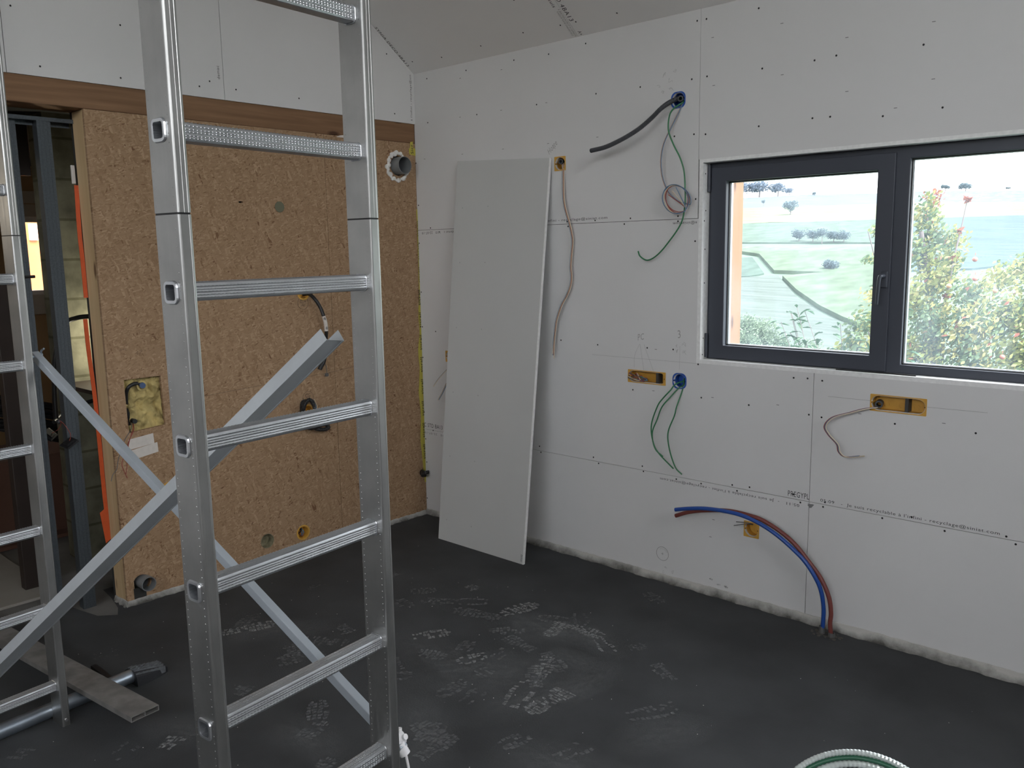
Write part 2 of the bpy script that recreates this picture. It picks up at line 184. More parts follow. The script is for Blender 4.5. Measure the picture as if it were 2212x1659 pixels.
def _sock(b, n, v): b.inputs[n].default_value = v
def mat(name, color, rough=.6, metal=0.0, bump=0, bscale=200, spec=.5, var=0, vscale=8, coords='Object', stretch=None, col2=None):
    m = bpy.data.materials.new(name); m.use_nodes = True
    nt = m.node_tree; b = nt.nodes['Principled BSDF']
    c = tuple(color)+(1,)
    _sock(b, 'Base Color', c); _sock(b, 'Roughness', rough); _sock(b, 'Metallic', metal); _sock(b, 'Specular IOR Level', spec)
    tc = nt.nodes.new('ShaderNodeTexCoord')
    src = tc.outputs[coords]
    if stretch:
        mp = nt.nodes.new('ShaderNodeMapping'); mp.inputs['Scale'].default_value = stretch
        nt.links.new(src, mp.inputs[0]); src = mp.outputs[0]
    if var or col2:
        n = nt.nodes.new('ShaderNodeTexNoise'); n.inputs['Scale'].default_value = vscale; n.inputs['Detail'].default_value = 5
        nt.links.new(src, n.inputs['Vector'])
        r = nt.nodes.new('ShaderNodeValToRGB'); r.color_ramp.elements[0].position = .32; r.color_ramp.elements[1].position = .68
        k = 1-var
        r.color_ramp.elements[0].color = (tuple(col2)+(1,)) if col2 else (color[0]*k, color[1]*k, color[2]*k, 1)
        r.color_ramp.elements[1].color = c
        nt.links.new(n.outputs['Fac'], r.inputs['Fac']); nt.links.new(r.outputs[0], b.inputs['Base Color'])
    if bump:
        n2 = nt.nodes.new('ShaderNodeTexNoise'); n2.inputs['Scale'].default_value = bscale; n2.inputs['Detail'].default_value = 4
        nt.links.new(src, n2.inputs['Vector'])
        bp = nt.nodes.new('ShaderNodeBump'); bp.inputs['Strength'].default_value = bump; bp.inputs['Distance'].default_value = .002
        nt.links.new(n2.outputs['Fac'], bp.inputs['Height']); nt.links.new(bp.outputs[0], b.inputs['Normal'])
    return m

def circle(cx, cy, r, n=24): return [(cx+r*math.cos(2*PI*k/n), cy+r*math.sin(2*PI*k/n)) for k in range(n)]
def rrect(cx, cy, w, h, r, n=5):
    out = []
    for sx, sy, a0 in ((1,1,0),(-1,1,90),(-1,-1,180),(1,-1,270)):
        for k in range(n+1):
            a = math.radians(a0+90*k/n)
            out.append((cx+sx*(w/2-r)+r*math.cos(a), cy+sy*(h/2-r)+r*math.sin(a)))
    return out
def panel(name, outer, holes, thick, fr, m, parent=None, mb=None):
    """flat board with true holes; fr = (origin, a, b, n): front face at origin plane, looking along n"""
    O, A, B, N = (Vector(q) for q in fr)
    bm = bmesh.new(); loops = []
    for lp in [outer]+holes:
        vs = [bm.verts.new((p[0], p[1], 0)) for p in lp]
        for i in range(len(vs)): bm.edges.new((vs[i], vs[(i+1) % len(vs)]))
        loops.append(lp)
    bmesh.ops.triangle_fill(bm, use_beauty=True, use_dissolve=False, edges=bm.edges[:])
    bm.verts.ensure_lookup_table(); bm.verts.index_update()
    vs = [v.co.copy() for v in bm.verts]; fs = [[v.index for v in f.verts] for f in bm.faces]; bm.free()
    own = mb is None
    mb = mb or MB()
    w = lambda p, d: tuple(O+A*p[0]+B*p[1]-N*d)
    mb.add([w(v, 0) for v in vs], fs)
    mb.add([w(v, thick) for v in vs], fs)
    for lp in loops:
        mb.loft([[w(p, 0) for p in lp], [w(p, thick) for p in lp]], True, False)
    return mb.build(name, m, parent, weld=True) if own else mb
FB = ((0,0,0), (1,0,0), (0,0,1), (0,-1,0))      # window wall frame: a = x, b = z, facing the room
FLW = ((0,0,0), (0,1,0), (0,0,1), (1,0,0))      # timber wall frame: a = y, b = z
def text(s, p0, p1, h, nrm, m, parent, name='printed_text', flip=False, t=.0006, sx=None, shear=0, bold=0):
    """flat lettering running from p0 to p1, letter height h"""
    cu = bpy.data.curves.new('t', 'FONT'); cu.body = s; cu.size = 1; cu.space_character = 1.12; cu.shear = shear; cu.offset = bold
    cu.resolution_u = 3
    ob = bpy.data.objects.new('t', cu); COL.objects.link(ob)
    bpy.context.view_layer.update()
    dg = bpy.context.evaluated_depsgraph_get(); me = bpy.data.meshes.new_from_object(ob.evaluated_get(dg))
    bpy.data.objects.remove(ob); bpy.data.curves.remove(cu)
    xs = [v.co.x for v in me.vertices]; w = max(xs)-min(xs); x0 = min(xs)
    p0, p1, n = Vector(p0), Vector(p1), Vector(nrm).normalized()
    a = (p1-p0); L = a.length; a.normalize(); b = n.cross(a)
    for v in me.vertices:
        v.co = p0 + a*((v.co.x-x0)/w*L) + b*(v.co.y*h/.7) + n*t
    me.materials.append(m)
    o = bpy.data.objects.new(name, me); COL.objects.link(o); o.parent = parent
    return o
# ---------------------------------------------------------------- materials
def osb_mat():
    m = bpy.data.materials.new('strand_board'); m.use_nodes = True; nt = m.node_tree; N = nt.nodes.new; Lk = nt.links.new
    b = nt.nodes['Principled BSDF']; _sock(b, 'Roughness', .75); _sock(b, 'Specular IOR Level', .25)
    tc = N('ShaderNodeTexCoord')
    dn = N('ShaderNodeTexNoise'); dn.inputs['Scale'].default_value = 24; dn.inputs['Detail'].default_value = 2
    Lk(tc.outputs['Object'], dn.inputs['Vector'])
    dm = N('ShaderNodeVectorMath'); dm.operation = 'MULTIPLY_ADD'; dm.inputs[1].default_value = (0.012, 0.012, 0.012)
    Lk(dn.outputs['Color'], dm.inputs[0]); Lk(tc.outputs['Object'], dm.inputs[2])
    cur = None
    for i, (ang, sy, sz, thr) in enumerate(((8, 100, 26, 0), (62, 95, 24, .45), (-48, 92, 26, .45), (100, 88, 23, .55), (30, 150, 48, .45), (-20, 84, 22, .45), (75, 170, 60, .6))):
        mp = N('ShaderNodeMapping'); mp.vector_type = 'POINT'
        # rotate about the board normal, then stretch the cells into strands
        rt = N('ShaderNodeVectorRotate'); rt.rotation_type = 'X_AXIS'; rt.inputs['Angle'].default_value = math.radians(ang)
        Lk(dm.outputs[0], rt.inputs['Vector'])
        mp.inputs['Scale'].default_value = (3, sy, sz); mp.inputs['Location'].default_value = (i*3.1, i*7.7, i*1.3)
        Lk(rt.outputs[0], mp.inputs[0])
        v = N('ShaderNodeTexVoronoi'); v.voronoi_dimensions = '3D'; v.inputs['Scale'].default_value = 1; v.inputs['Randomness'].default_value = 1
        Lk(mp.outputs[0], v.inputs['Vector'])
        sp = N('ShaderNodeSeparateColor'); Lk(v.outputs['Color'], sp.inputs[0])
        if cur is None: cur = sp.outputs[0]
        else:
            gt = N('ShaderNodeMath'); gt.operation = 'GREATER_THAN'; gt.inputs[1].default_value = thr; Lk(sp.outputs[1], gt.inputs[0])
            mx = N('ShaderNodeMix'); mx.data_type = 'FLOAT'; Lk(gt.outputs[0], mx.inputs[0]); Lk(cur, mx.inputs[2]); Lk(sp.outputs[0], mx.inputs[3]); cur = mx.outputs[0]
    rp = N('ShaderNodeValToRGB'); e = rp.color_ramp.elements
    e[0].position = 0; e[0].color = (.21, .11, .055, 1)
    e[1].position = 1; e[1].color = (.53, .36, .225, 1)
    for p, c in ((.03, (.325, .20, .110, 1)), (.30, (.392, .25, .145, 1)), (.75, (.432, .283, .169, 1))):
        q = e.new(p); q.color = c
    Lk(cur, rp.inputs[0])
    ns = N('ShaderNodeTexNoise'); ns.inputs['Scale'].default_value = 320; ns.inputs['Detail'].default_value = 3
    Lk(tc.outputs['Object'], ns.inputs['Vector'])
    mc = N('ShaderNodeMix'); mc.data_type = 'RGBA'; mc.blend_type = 'MULTIPLY'; mc.inputs[0].default_value = .35
    Lk(rp.outputs[0], mc.inputs[6]); Lk(ns.outputs['Fac'], mc.inputs[7]); Lk(mc.outputs[2], b.inputs['Base Color'])
    bp = N('ShaderNodeBump'); bp.inputs['Strength'].default_value = .35; bp.inputs['Distance'].default_value = .0012
    Lk(cur, bp.inputs['Height']); Lk(bp.outputs[0], b.inputs['Normal'])
    return m
def wood_mat(name, c1, c2, axis='Y', knots=True, fine=1.0):
    m = bpy.data.materials.new(name); m.use_nodes = True; nt = m.node_tree; N = nt.nodes.new; Lk = nt.links.new
    b = nt.nodes['Principled BSDF']; _sock(b, 'Roughness', .65); _sock(b, 'Specular IOR Level', .3)
    tc = N('ShaderNodeTexCoord'); mp = N('ShaderNodeMapping')
    sc = {'X': (1.2, 28, 28), 'Y': (28, 1.2, 28), 'Z': (28, 28, 1.2)}[axis]; mp.inputs['Scale'].default_value = tuple(s*fine for s in sc)
    Lk(tc.outputs['Object'], mp.inputs[0])
    n = N('ShaderNodeTexNoise'); n.inputs['Scale'].default_value = 1.6; n.inputs['Detail'].default_value = 6; n.inputs['Distortion'].default_value = .6
    Lk(mp.outputs[0], n.inputs['Vector'])
    rp = N('ShaderNodeValToRGB'); rp.color_ramp.elements[0].position = .3; rp.color_ramp.elements[1].position = .72
    rp.color_ramp.elements[0].color = tuple(c2)+(1,); rp.color_ramp.elements[1].color = tuple(c1)+(1,)
    Lk(n.outputs['Fac'], rp.inputs[0]); out = rp.outputs[0]
    if knots:
        kp = N('ShaderNodeMapping'); kp.inputs['Scale'].default_value = {'X': (3.2, 9, 9), 'Y': (9, 3.2, 9), 'Z': (9, 9, 3.2)}[axis]; Lk(tc.outputs['Object'], kp.inputs[0])
        v = N('ShaderNodeTexVoronoi'); v.inputs['Scale'].default_value = 1.0; Lk(kp.outputs[0], v.inputs['Vector'])
        r2 = N('ShaderNodeValToRGB'); r2.color_ramp.elements[0].position = .07; r2.color_ramp.elements[1].position = .15
        r2.color_ramp.elements[0].color = (.16, .07, .03, 1); r2.color_ramp.elements[1].color = (1, 1, 1, 1)
        Lk(v.outputs['Distance'], r2.inputs[0])
        mx = N('ShaderNodeMix'); mx.data_type = 'RGBA'; mx.blend_type = 'MULTIPLY'; mx.inputs[0].default_value = .8
        Lk(out, mx.inputs[6]); Lk(r2.outputs[0], mx.inputs[7]); out = mx.outputs[2]
    Lk(out, b.inputs['Base Color'])
    return m
def alu_mat(name, base=(.72, .73, .75), rough=.34, var=.12, brushed='Z'):
    m = bpy.data.materials.new(name); m.use_nodes = True; nt = m.node_tree; N = nt.nodes.new; Lk = nt.links.new
    b = nt.nodes['Principled BSDF']; _sock(b, 'Metallic', 1.0); _sock(b, 'Base Color', tuple(base)+(1,))
    tc = N('ShaderNodeTexCoord'); mp = N('ShaderNodeMapping'); mp.inputs['Scale'].default_value = {'Z': (60, 60, 3), 'Y': (60, 3, 60), 'O': (20, 20, 20)}[brushed]
    Lk(tc.outputs['Object'], mp.inputs[0])
    n = N('ShaderNodeTexNoise'); n.inputs['Scale'].default_value = 1.5; n.inputs['Detail'].default_value = 6; Lk(mp.outputs[0], n.inputs['Vector'])
    mr = N('ShaderNodeMapRange'); mr.inputs[1].default_value = .3; mr.inputs[2].default_value = .7; mr.inputs[3].default_value = rough-.04; mr.inputs[4].default_value = rough+.06
    Lk(n.outputs['Fac'], mr.inputs[0]); Lk(mr.outputs[0], b.inputs['Roughness'])
    n2 = N('ShaderNodeTexNoise'); n2.inputs['Scale'].default_value = 9; n2.inputs['Detail'].default_value = 7; Lk(tc.outputs['Object'], n2.inputs['Vector'])
    rp = N('ShaderNodeValToRGB'); rp.color_ramp.elements[0].position = .35; rp.color_ramp.elements[1].position = .6
    rp.color_ramp.elements[0].color = tuple(c*(1-var) for c in base)+(1,); rp.color_ramp.elements[1].color = tuple(base)+(1,)
    Lk(n2.outputs['Fac'], rp.inputs[0]); Lk(rp.outputs[0], b.inputs['Base Color'])
    bp = N('ShaderNodeBump'); bp.inputs['Strength'].default_value = .02; bp.inputs['Distance'].default_value = .0004
    Lk(n.outputs['Fac'], bp.inputs['Height']); Lk(bp.outputs[0], b.inputs['Normal'])
    return m
def dust_mat(name, col, density, scale=60, rough=.9, thr=(.35, .62)):
    """patchy dry dust: grains with gaps between them"""
    m = bpy.data.materials.new(name); m.use_nodes = True; nt = m.node_tree; N = nt.nodes.new; Lk = nt.links.new
    b = nt.nodes['Principled BSDF']; _sock(b, 'Base Color', tuple(col)+(1,)); _sock(b, 'Roughness', rough); _sock(b, 'Specular IOR Level', .1)
    tc = N('ShaderNodeTexCoord'); n = N('ShaderNodeTexNoise'); n.inputs['Scale'].default_value = scale; n.inputs['Detail'].default_value = 6; n.inputs['Roughness'].default_value = .7
    Lk(tc.outputs['Object'], n.inputs['Vector'])
    mr = N('ShaderNodeMapRange'); mr.inputs[1].default_value = thr[0]; mr.inputs[2].default_value = thr[1]; mr.inputs[4].default_value = density
    Lk(n.outputs['Fac'], mr.inputs[0]); Lk(mr.outputs[0], b.inputs['Alpha'])
    return m
M = {}
M['osb'] = osb_mat()
M['beam'] = wood_mat('spruce_beam', (.255, .145, .078), (.175, .093, .047), 'Y')
M['stud'] = wood_mat('pale_stud', (.62, .46, .27), (.50, .35, .19), 'Z', fine=.8)
M['post'] = wood_mat('orange_post', (.20, .105, .05), (.17, .085, .038), 'Z')
M['board'] = mat('plasterboard_paper', (.66, .655, .65), .85, bump=.15, bscale=500, var=.035, vscale=2.2, spec=.2)
M['ceil'] = mat('white_ceiling_board', (.80, .79, .775), .85, bump=.15, bscale=500, var=.03, vscale=2.2, spec=.2)
M['board2'] = mat('loose_plasterboard', (.52, .525, .515), .85, bump=.12, bscale=500, var=.03, vscale=2.5, spec=.2)
M['core'] = mat('gypsum_edge', (.82, .82, .81), .9, var=.12, vscale=60)
M['cavity'] = mat('dark_cavity', (.03, .03, .028), .9)
M['screed'] = mat('dark_screed', (.060, .063, .066), .72, bump=.35, bscale=160, var=.38, vscale=3.2, spec=.22, col2=(.042, .044, .046))
M['slab'] = mat('raw_concrete', (.16, .155, .145), .9, bump=.3, bscale=60, var=.3, vscale=6)
M['alu'] = alu_mat('aluminium', (.76, .76, .77), .36)
M['alu_worn'] = alu_mat('aluminium_worn', (.48, .48, .47), .40, .14)
M['alu_rung'] = alu_mat('aluminium_rung', (.72, .74, .77), .36, .06, 'O')
M['alu_chan'] = mat('galvanised_channel', (.50, .53, .55), .5, metal=.35, var=.05, vscale=30)
M['paint_alu'] = mat('blue_grey_tube', (.50, .55, .60), .36, metal=.45, var=.06, vscale=10)
M['galv'] = mat('zinc_steel', (.085, .098, .110), .5, metal=.6, var=.25, vscale=150)
M['steel'] = mat('steel_tube', (.42, .48, .55), .35, metal=.9, var=.15, vscale=14)
M['alu_dirty'] = mat('dirty_aluminium', (.26, .25, .24), .62, metal=.35, var=.38, vscale=16, bump=.2, bscale=120)
M['black'] = mat('black_plastic', (.012, .012, .013), .45)
M['rubber'] = mat('dark_rubber', (.018, .019, .022), .6)
M['rib'] = mat('pale_rib', (.13, .14, .15), .7, var=.4, vscale=60)  # ribs coloured lighter than the rest of the foot
M['ink'] = mat('black_ink', (.025, .025, .028), .8)
M['inkgrey'] = mat('faded_ink', (.18, .18, .18), .85)
M['pencil'] = mat('pencil', (.34, .335, .33), .85)
M['screw'] = mat('phosphate_screw', (.008, .008, .009), .5, metal=.3)
M['yellow_box'] = mat('ochre_plastic', (.62, .34, .055), .5, var=.12, vscale=30)
M['blue_box'] = mat('blue_plastic', (.02, .085, .36), .4)
M['conduit'] = mat('grey_conduit', (.045, .048, .054), .5)
M['green'] = mat('green_sheath', (.03, .17, .07), .42)
M['wblue'] = mat('blue_wire', (.10, .19, .30), .4)
M['wred'] = mat('red_brown_wire', (.28, .055, .04), .45)
M['wcream'] = mat('cream_wire', (.62, .52, .38), .45)
M['wbrown'] = mat('brown_wire', (.13, .05, .03), .45)
M['wgrey'] = mat('grey_wire', (.10, .10, .10), .5)
M['pblue'] = mat('blue_pipe', (.018, .07, .30), .36)
M['pred'] = mat('red_pipe', (.17, .042, .034), .45)
M['pvc'] = mat('grey_pvc', (.19, .20, .205), .42)
M['foam'] = mat('white_foam', (.78, .77, .74), .9, bump=.8, bscale=70, var=.1, vscale=40)
M['wool'] = mat('mineral_wool', (.62, .49, .20), .95, bump=1, bscale=50, var=.45, vscale=22)
M['tape'] = mat('masking_tape', (.66, .61, .56), .8, var=.1, vscale=40)
M['ytape'] = mat('yellow_tape', (.48, .42, .06), .5)
M['window'] = mat('anthracite_frame', (.052, .058, .075), .45, spec=.4)
M['gasket'] = mat('black_gasket', (.01, .01, .01), .5)
M['spacer'] = mat('silver_spacer', (.7, .72, .75), .3, metal=.9)
M['beige'] = mat('beige_plaster', (.46, .32, .18), .9, var=.08, vscale=3)
M['rough_wall'] = mat('grey_rough_wall', (.27, .25, .22), .9, bump=.3, bscale=40, var=.2, vscale=3)
M['white'] = mat('white_plastic', (.85, .85, .86), .35)
M['trim'] = mat('white_trim', (.55, .53, .50), .7)
M['orange'] = mat('orange_strap', (.62, .10, .025), .5, var=.12, vscale=30)
M['brown'] = mat('dark_brown_post', (.03, .02, .016), .6, var=.3, vscale=8)
M['pencil_brown'] = mat('pencil_on_board', (.20, .12, .07), .9)
M['card'] = mat('cardboard', (.12, .06, .04), .85, var=.15, vscale=10)
M['dust'] = dust_mat('pale_dust', (.36, .37, .37), .70, 55)
M['dust2'] = dust_mat('faint_dust', (.30, .31, .32), .36, 40)
M['dirt'] = dust_mat('dark_dirt', (.06, .06, .055), .75, 22, thr=(.42, .62))
M['haze'] = dust_mat('smear', (.8, .82, .85), .10, 3, thr=(.45, .8))
M['hosewhite'] = mat('pale_hose', (.62, .68, .66), .25, metal=.3)
M['green_hose'] = mat('green_hose', (.02, .10, .055), .35)
M['silver'] = mat('silver_hose', (.80, .84, .84), .22, metal=.85)
# block masonry
def block_mat():
    m = mat('concrete_block', (.19, .182, .13), .95, bump=1, bscale=22, var=.5, vscale=9, spec=.1)
    nt = m.node_tree; N = nt.nodes.new; Lk = nt.links.new; b = nt.nodes['Principled BSDF']
    tc = N('ShaderNodeTexCoord'); rt = N('ShaderNodeVectorRotate'); rt.rotation_type = 'EULER_XYZ'; rt.inputs['Rotation'].default_value = (0, 0, 0)
    sx = N('ShaderNodeSeparateXYZ'); cx = N('ShaderNodeCombineXYZ'); Lk(tc.outputs['Object'], sx.inputs[0]); Lk(sx.outputs[1], cx.inputs[0]); Lk(sx.outputs[2], cx.inputs[1])
    br = N('ShaderNodeTexBrick'); br.inputs['Scale'].default_value = 1; br.inputs['Brick Width'].default_value = .5; br.inputs['Row Height'].default_value = .2
    br.inputs['Mortar Size'].default_value = .008; br.inputs['Mortar Smooth'].default_value = .4
    br.inputs['Color1'].default_value = (1,1,1,1); br.inputs['Color2'].default_value = (.86,.86,.86,1); br.inputs['Mortar'].default_value = (.55,.55,.5,1)
    Lk(cx.outputs[0], br.inputs['Vector'])
    mx = N('ShaderNodeMix'); mx.data_type = 'RGBA'; mx.blend_type = 'MULTIPLY'; mx.inputs[0].default_value = 1
    old = b.inputs['Base Color'].links[0].from_socket
    Lk(old, mx.inputs[6]); Lk(br.outputs['Color'], mx.inputs[7]); Lk(mx.outputs[2], b.inputs['Base Color'])
    return m
M['block'] = block_mat()
# glass with a film of building dust that doubles as a bluish flare veil
def glass_mat():
    m = bpy.data.materials.new('dusty_veiled_glass'); m.use_nodes = True; nt = m.node_tree; N = nt.nodes.new; Lk = nt.links.new
    nt.nodes.remove(nt.nodes['Principled BSDF']); out = nt.nodes['Material Output']
    tr = N('ShaderNodeBsdfTransparent'); tr.inputs[0].default_value = (.93, .96, .97, 1)
    gl = N('ShaderNodeBsdfGlossy'); gl.inputs['Roughness'].default_value = .02
    fr = N('ShaderNodeFresnel'); fr.inputs[0].default_value = 1.35
    m1 = N('ShaderNodeMixShader'); Lk(fr.outputs[0], m1.inputs[0]); Lk(tr.outputs[0], m1.inputs[1]); Lk(gl.outputs[0], m1.inputs[2])
    tl = N('ShaderNodeBsdfTranslucent'); tl.inputs[0].default_value = (.70, .84, 1, 1)
    tc = N('ShaderNodeTexCoord'); n = N('ShaderNodeTexNoise'); n.inputs['Scale'].default_value = 5; n.inputs['Detail'].default_value = 5
    mp = N('ShaderNodeMapping'); mp.inputs['Scale'].default_value = (1, 1, .45); Lk(tc.outputs['Object'], mp.inputs[0]); Lk(mp.outputs[0], n.inputs['Vector'])
    mr = N('ShaderNodeMapRange'); mr.inputs[1].default_value = .3; mr.inputs[2].default_value = .75; mr.inputs[3].default_value = .035; mr.inputs[4].default_value = .15
    Lk(n.outputs['Fac'], mr.inputs[0])
    m2 = N('ShaderNodeMixShader'); Lk(mr.outputs[0], m2.inputs[0]); Lk(m1.outputs[0], m2.inputs[1]); Lk(tl.outputs[0], m2.inputs[2])
    Lk(m2.outputs[0], out.inputs[0]); return m
M['glass'] = glass_mat()

# ---------------------------------------------------------------- room shell
ZC = 2.6217; SL = 0.76; RIDGE_Y = -2.6; RIDGE_Z = ZC - SL*RIDGE_Y
b = MB(); b.box(-.3, 6.7, -7.2, 0.25, -.2, 0)
floor = tag(b.build('floor', M['screed']), kind='structure')

# window wall: backing, then boards with real joints between them
ZJ1, ZJ2, XJ1, XJ2 = .5367, 1.7367, 2.4377, 1.8797
WX0, WX1, WZ0, WZ1 = 1.885, 4.10, 1.087, 1.991      # hole in the wall
BT = .0125; G = .0011
wall_back = tag(panel('wall_back', [(-.3, 0), (6.7, 0), (6.7, ZC+.3), (-.3, ZC+.3)],
    [[(WX0, WZ0), (WX1, WZ0), (WX1, WZ1), (WX0, WZ1)]] +
    [rrect((q[0]+q[2])/2, (q[1]+q[3])/2, (q[2]-q[0])+.012, (q[3]-q[1])+.012, .02) for q in BOX.values()],
    .25, ((0, BT+.0005, 0), (1,0,0), (0,0,1), (0,-1,0)), M['cavity']), kind='structure')
def boxhole(k, grow=-.0055):
    q = BOX[k]; cx, cz = (q[0]+q[2])/2, (q[1]+q[3])/2; w, h = q[2]-q[0]+2*grow, q[3]-q[1]+2*grow
    return rrect(cx, cz, w, h, min(w, h)/2*.98, 8)
panel('plasterboard', [(0, 0), (XJ1-G, 0), (XJ1-G, ZJ1-G), (0, ZJ1-G)], [boxhole('y4')], BT, FB, M['board'], wall_back)
panel('plasterboard', [(XJ1+G, 0), (4.93, 0), (4.93, ZJ1-G), (XJ1+G, ZJ1-G)], [], BT, FB, M['board'], wall_back)
panel('plasterboard', [(4.932, 0), (6.5, 0), (6.5, ZC), (4.932, ZC)], [], BT, FB, M['board'], wall_back)
panel('plasterboard', [(0, ZJ1+G), (XJ1-G, ZJ1+G), (XJ1-G, WZ0), (WX0, WZ0), (WX0, ZJ2-G), (0, ZJ2-G)], [boxhole('yl'), boxhole('y2'), boxhole('blue2')], BT, FB, M['board'], wall_back)
panel('plasterboard', [(XJ1+G, ZJ1+G), (4.93, ZJ1+G), (4.93, ZC), (WX1, ZC), (WX1, WZ0), (XJ1+G, WZ0)], [boxhole('y3')], BT, FB, M['board'], wall_back)
panel('plasterboard', [(0, ZJ2+G), (XJ2-G, ZJ2+G), (XJ2-G, ZC), (0, ZC)], [boxhole('y1'), boxhole('blue1')], BT, FB, M['board'], wall_back)
panel('plasterboard', [(XJ2+G*.6, WZ1), (WX1, WZ1), (WX1, ZC), (XJ2+G*.6, ZC)], [], BT, FB, M['board'], wall_back)
# dark joint lines read through the gaps; printed lettering, screws, pencil on the boards
def screws(pts, to, parent, nrm, r=.0042):
    mb = MB(); mb.cyl((0,0,-.0004), (0,0,1), r, .0011, 12, r*.8)
    first = mb.build('screw', M['screw'], parent)
    q = Vector(nrm).to_track_quat('Z', 'Y')
    for i, p in enumerate(pts):
        o = first if i == 0 else first.copy()
        if i: COL.objects.link(o); o.parent = parent
        o.location = to(p); o.rotation_mode = 'QUATERNION'; o.rotation_quaternion = q
screws(SCREWS_BACK[:96], lambda p: (p[0], -.0002, p[1]), wall_back, (0,-1,0))
mk = MB()
mk.box(-.006, .006, -.0006, 0, -.0012, .0012)
tk = mk.build('printed_tick', M['inkgrey'], wall_back)
for i, (x, z) in enumerate(MARKS_BACK):
    o = tk if i == 0 else tk.copy()
    if i: COL.objects.link(o); o.parent = wall_back
    o.location = (x, 0, z)
nb = (0, -1, 0)
text("le à l'infini - recyclage@siniat.com", (.93, 0, 1.7500), (1.3839, 0, 1.7535), .0125, nb, M['ink'], wall_back)
text("e@siniat.com", (1.876, 0, 1.7235), (1.753, 0, 1.7235), .0125, nb, M['ink'], wall_back)
text("05:11   -  Je suis recyclable à l'infini - recyclage@siniat.com", (2.395, 0, .517), (1.6985, 0, .517), .012, nb, M['ink'], wall_back)
text("PREGYPL", (2.343, 0, .546), (2.437, 0, .546), .024, nb, M['ink'], wall_back)
text("05:09   -  Je suis recyclable à l'infini - recyclage@siniat.com", (2.4855, 0, .5475), (3.158, 0, .5475), .0125, nb, M['ink'], wall_back)
text("demat c   1/10   22-07-19", (.307, 0, 1.726), (.038, 0, 1.726), .014, nb, M['ink'], wall_back)
text("C STD BA13", (.002, 0, .552), (.165, 0, .552), .024, nb, M['ink'], wall_back)
text("demac  1/10   22-07-19", (.300, 0, .521), (.004, 0, .521), .012, nb, M['inkgrey'], wall_back)
# pencil work
def stroke(pts, r, m, parent, name='pencil_line', fr=FB, sm=False):
    O, A, B_, N_ = (Vector(q) for q in fr); mb = MB()
    P = [O + A*p[0] + B_*p[1] + N_*.0002 for p in pts]
    mb.tube(P, r, 5, smooth=sm); return mb.build(name, m, parent)
stroke([(1.29, 1.085), (1.885, 1.085)], .0006, M['pencil'], wall_back)
stroke([(2.50, .996), (2.671, .996)], .0007, M['pencil'], wall_back); stroke([(2.882, .994), (3.09, .996)], .0007, M['pencil'], wall_back)
stroke([(1.575, 1.155), (1.548, 1.10), (1.545, 1.04)], .0005, M['pencil'], wall_back, sm=True)
stroke([(1.578, 1.155), (1.60, 1.03)], .0005, M['pencil'], wall_back)
stroke([(1.60, 1.155), (1.655, 1.03)], .0005, M['pencil'], wall_back, sm=True)
stroke([(1.797, 1.16), (1.797, 1.05)], .0004, M['pencil'], wall_back)
c = CIRC[0]
stroke(circle(c[0], c[2], .034, 28)+[(c[0]+.034, c[2])], .0009, M['inkgrey'], wall_back, 'marked_circle')
stroke([(c[0]+.026*math.cos(a), c[2]+.003+.022*math.sin(a)) for a in [math.radians(x) for x in range(20, 130, 12)]], .0006, M['pencil'], wall_back)
stroke([(c[0]-.006, c[2]), (c[0]+.006, c[2])], .0008, M['inkgrey'], wall_back); stroke([(c[0], c[2]-.006), (c[0], c[2]+.006)], .0008, M['inkgrey'], wall_back)
text("PC", (1.565, 0, 1.172), (1.605, 0, 1.180), .030, nb, M['pencil'], wall_back, 'pencil_writing', shear=.3)
text("3", (1.788, 0, 1.195), (1.806, 0, 1.200), .036, nb, M['pencil'], wall_back, 'pencil_writing', shear=.2)
text("Hotte", (1.022, 0, 2.085), (1.078, 0, 2.135), .028, nb, M['pencil'], wall_back, 'pencil_writing', shear=.4)
for k, (x, z) in enumerate(((1.672, 2.335), (1.70, 2.375), (1.73, 2.35), (1.755, 2.39), (1.69, 2.30), (1.735, 2.31), (1.775, 1.155), (1.82, 1.165), (1.79, 1.135), (1.82, 1.13), (1.74, .075), (1.77, .06), (1.73, .05), (1.06, 2.12))):
    stroke([(x+random.uniform(-.012, .012), z+random.uniform(-.012, .012)) for _ in range(5)], .0005, M['pencil'], wall_back, 'pencil_writing', sm=True)
# chipped paper by the four-board corner and scuffs low down
mb = MB(); mb.poly([(2.4377+.006+.020*math.cos(a)*random.uniform(.4, 1), -.0004, .522+.012*math.sin(a)*random.uniform(.4, 1)) for a in [k*.5 for k in range(12)]])
mb.build('chipped_paper', M['inkgrey'], wall_back)
for x, z in ((1.985, .075), (2.02, .06), (2.06, .058)):
    mb = MB(); mb.poly([(x+.014*math.cos(a)*random.uniform(.3, 1), -.0004, z+.007*math.sin(a)*random.uniform(.3, 1)) for a in [k*.6 for k in range(10)]]); mb.build('scuff', M['dirt'], wall_back)

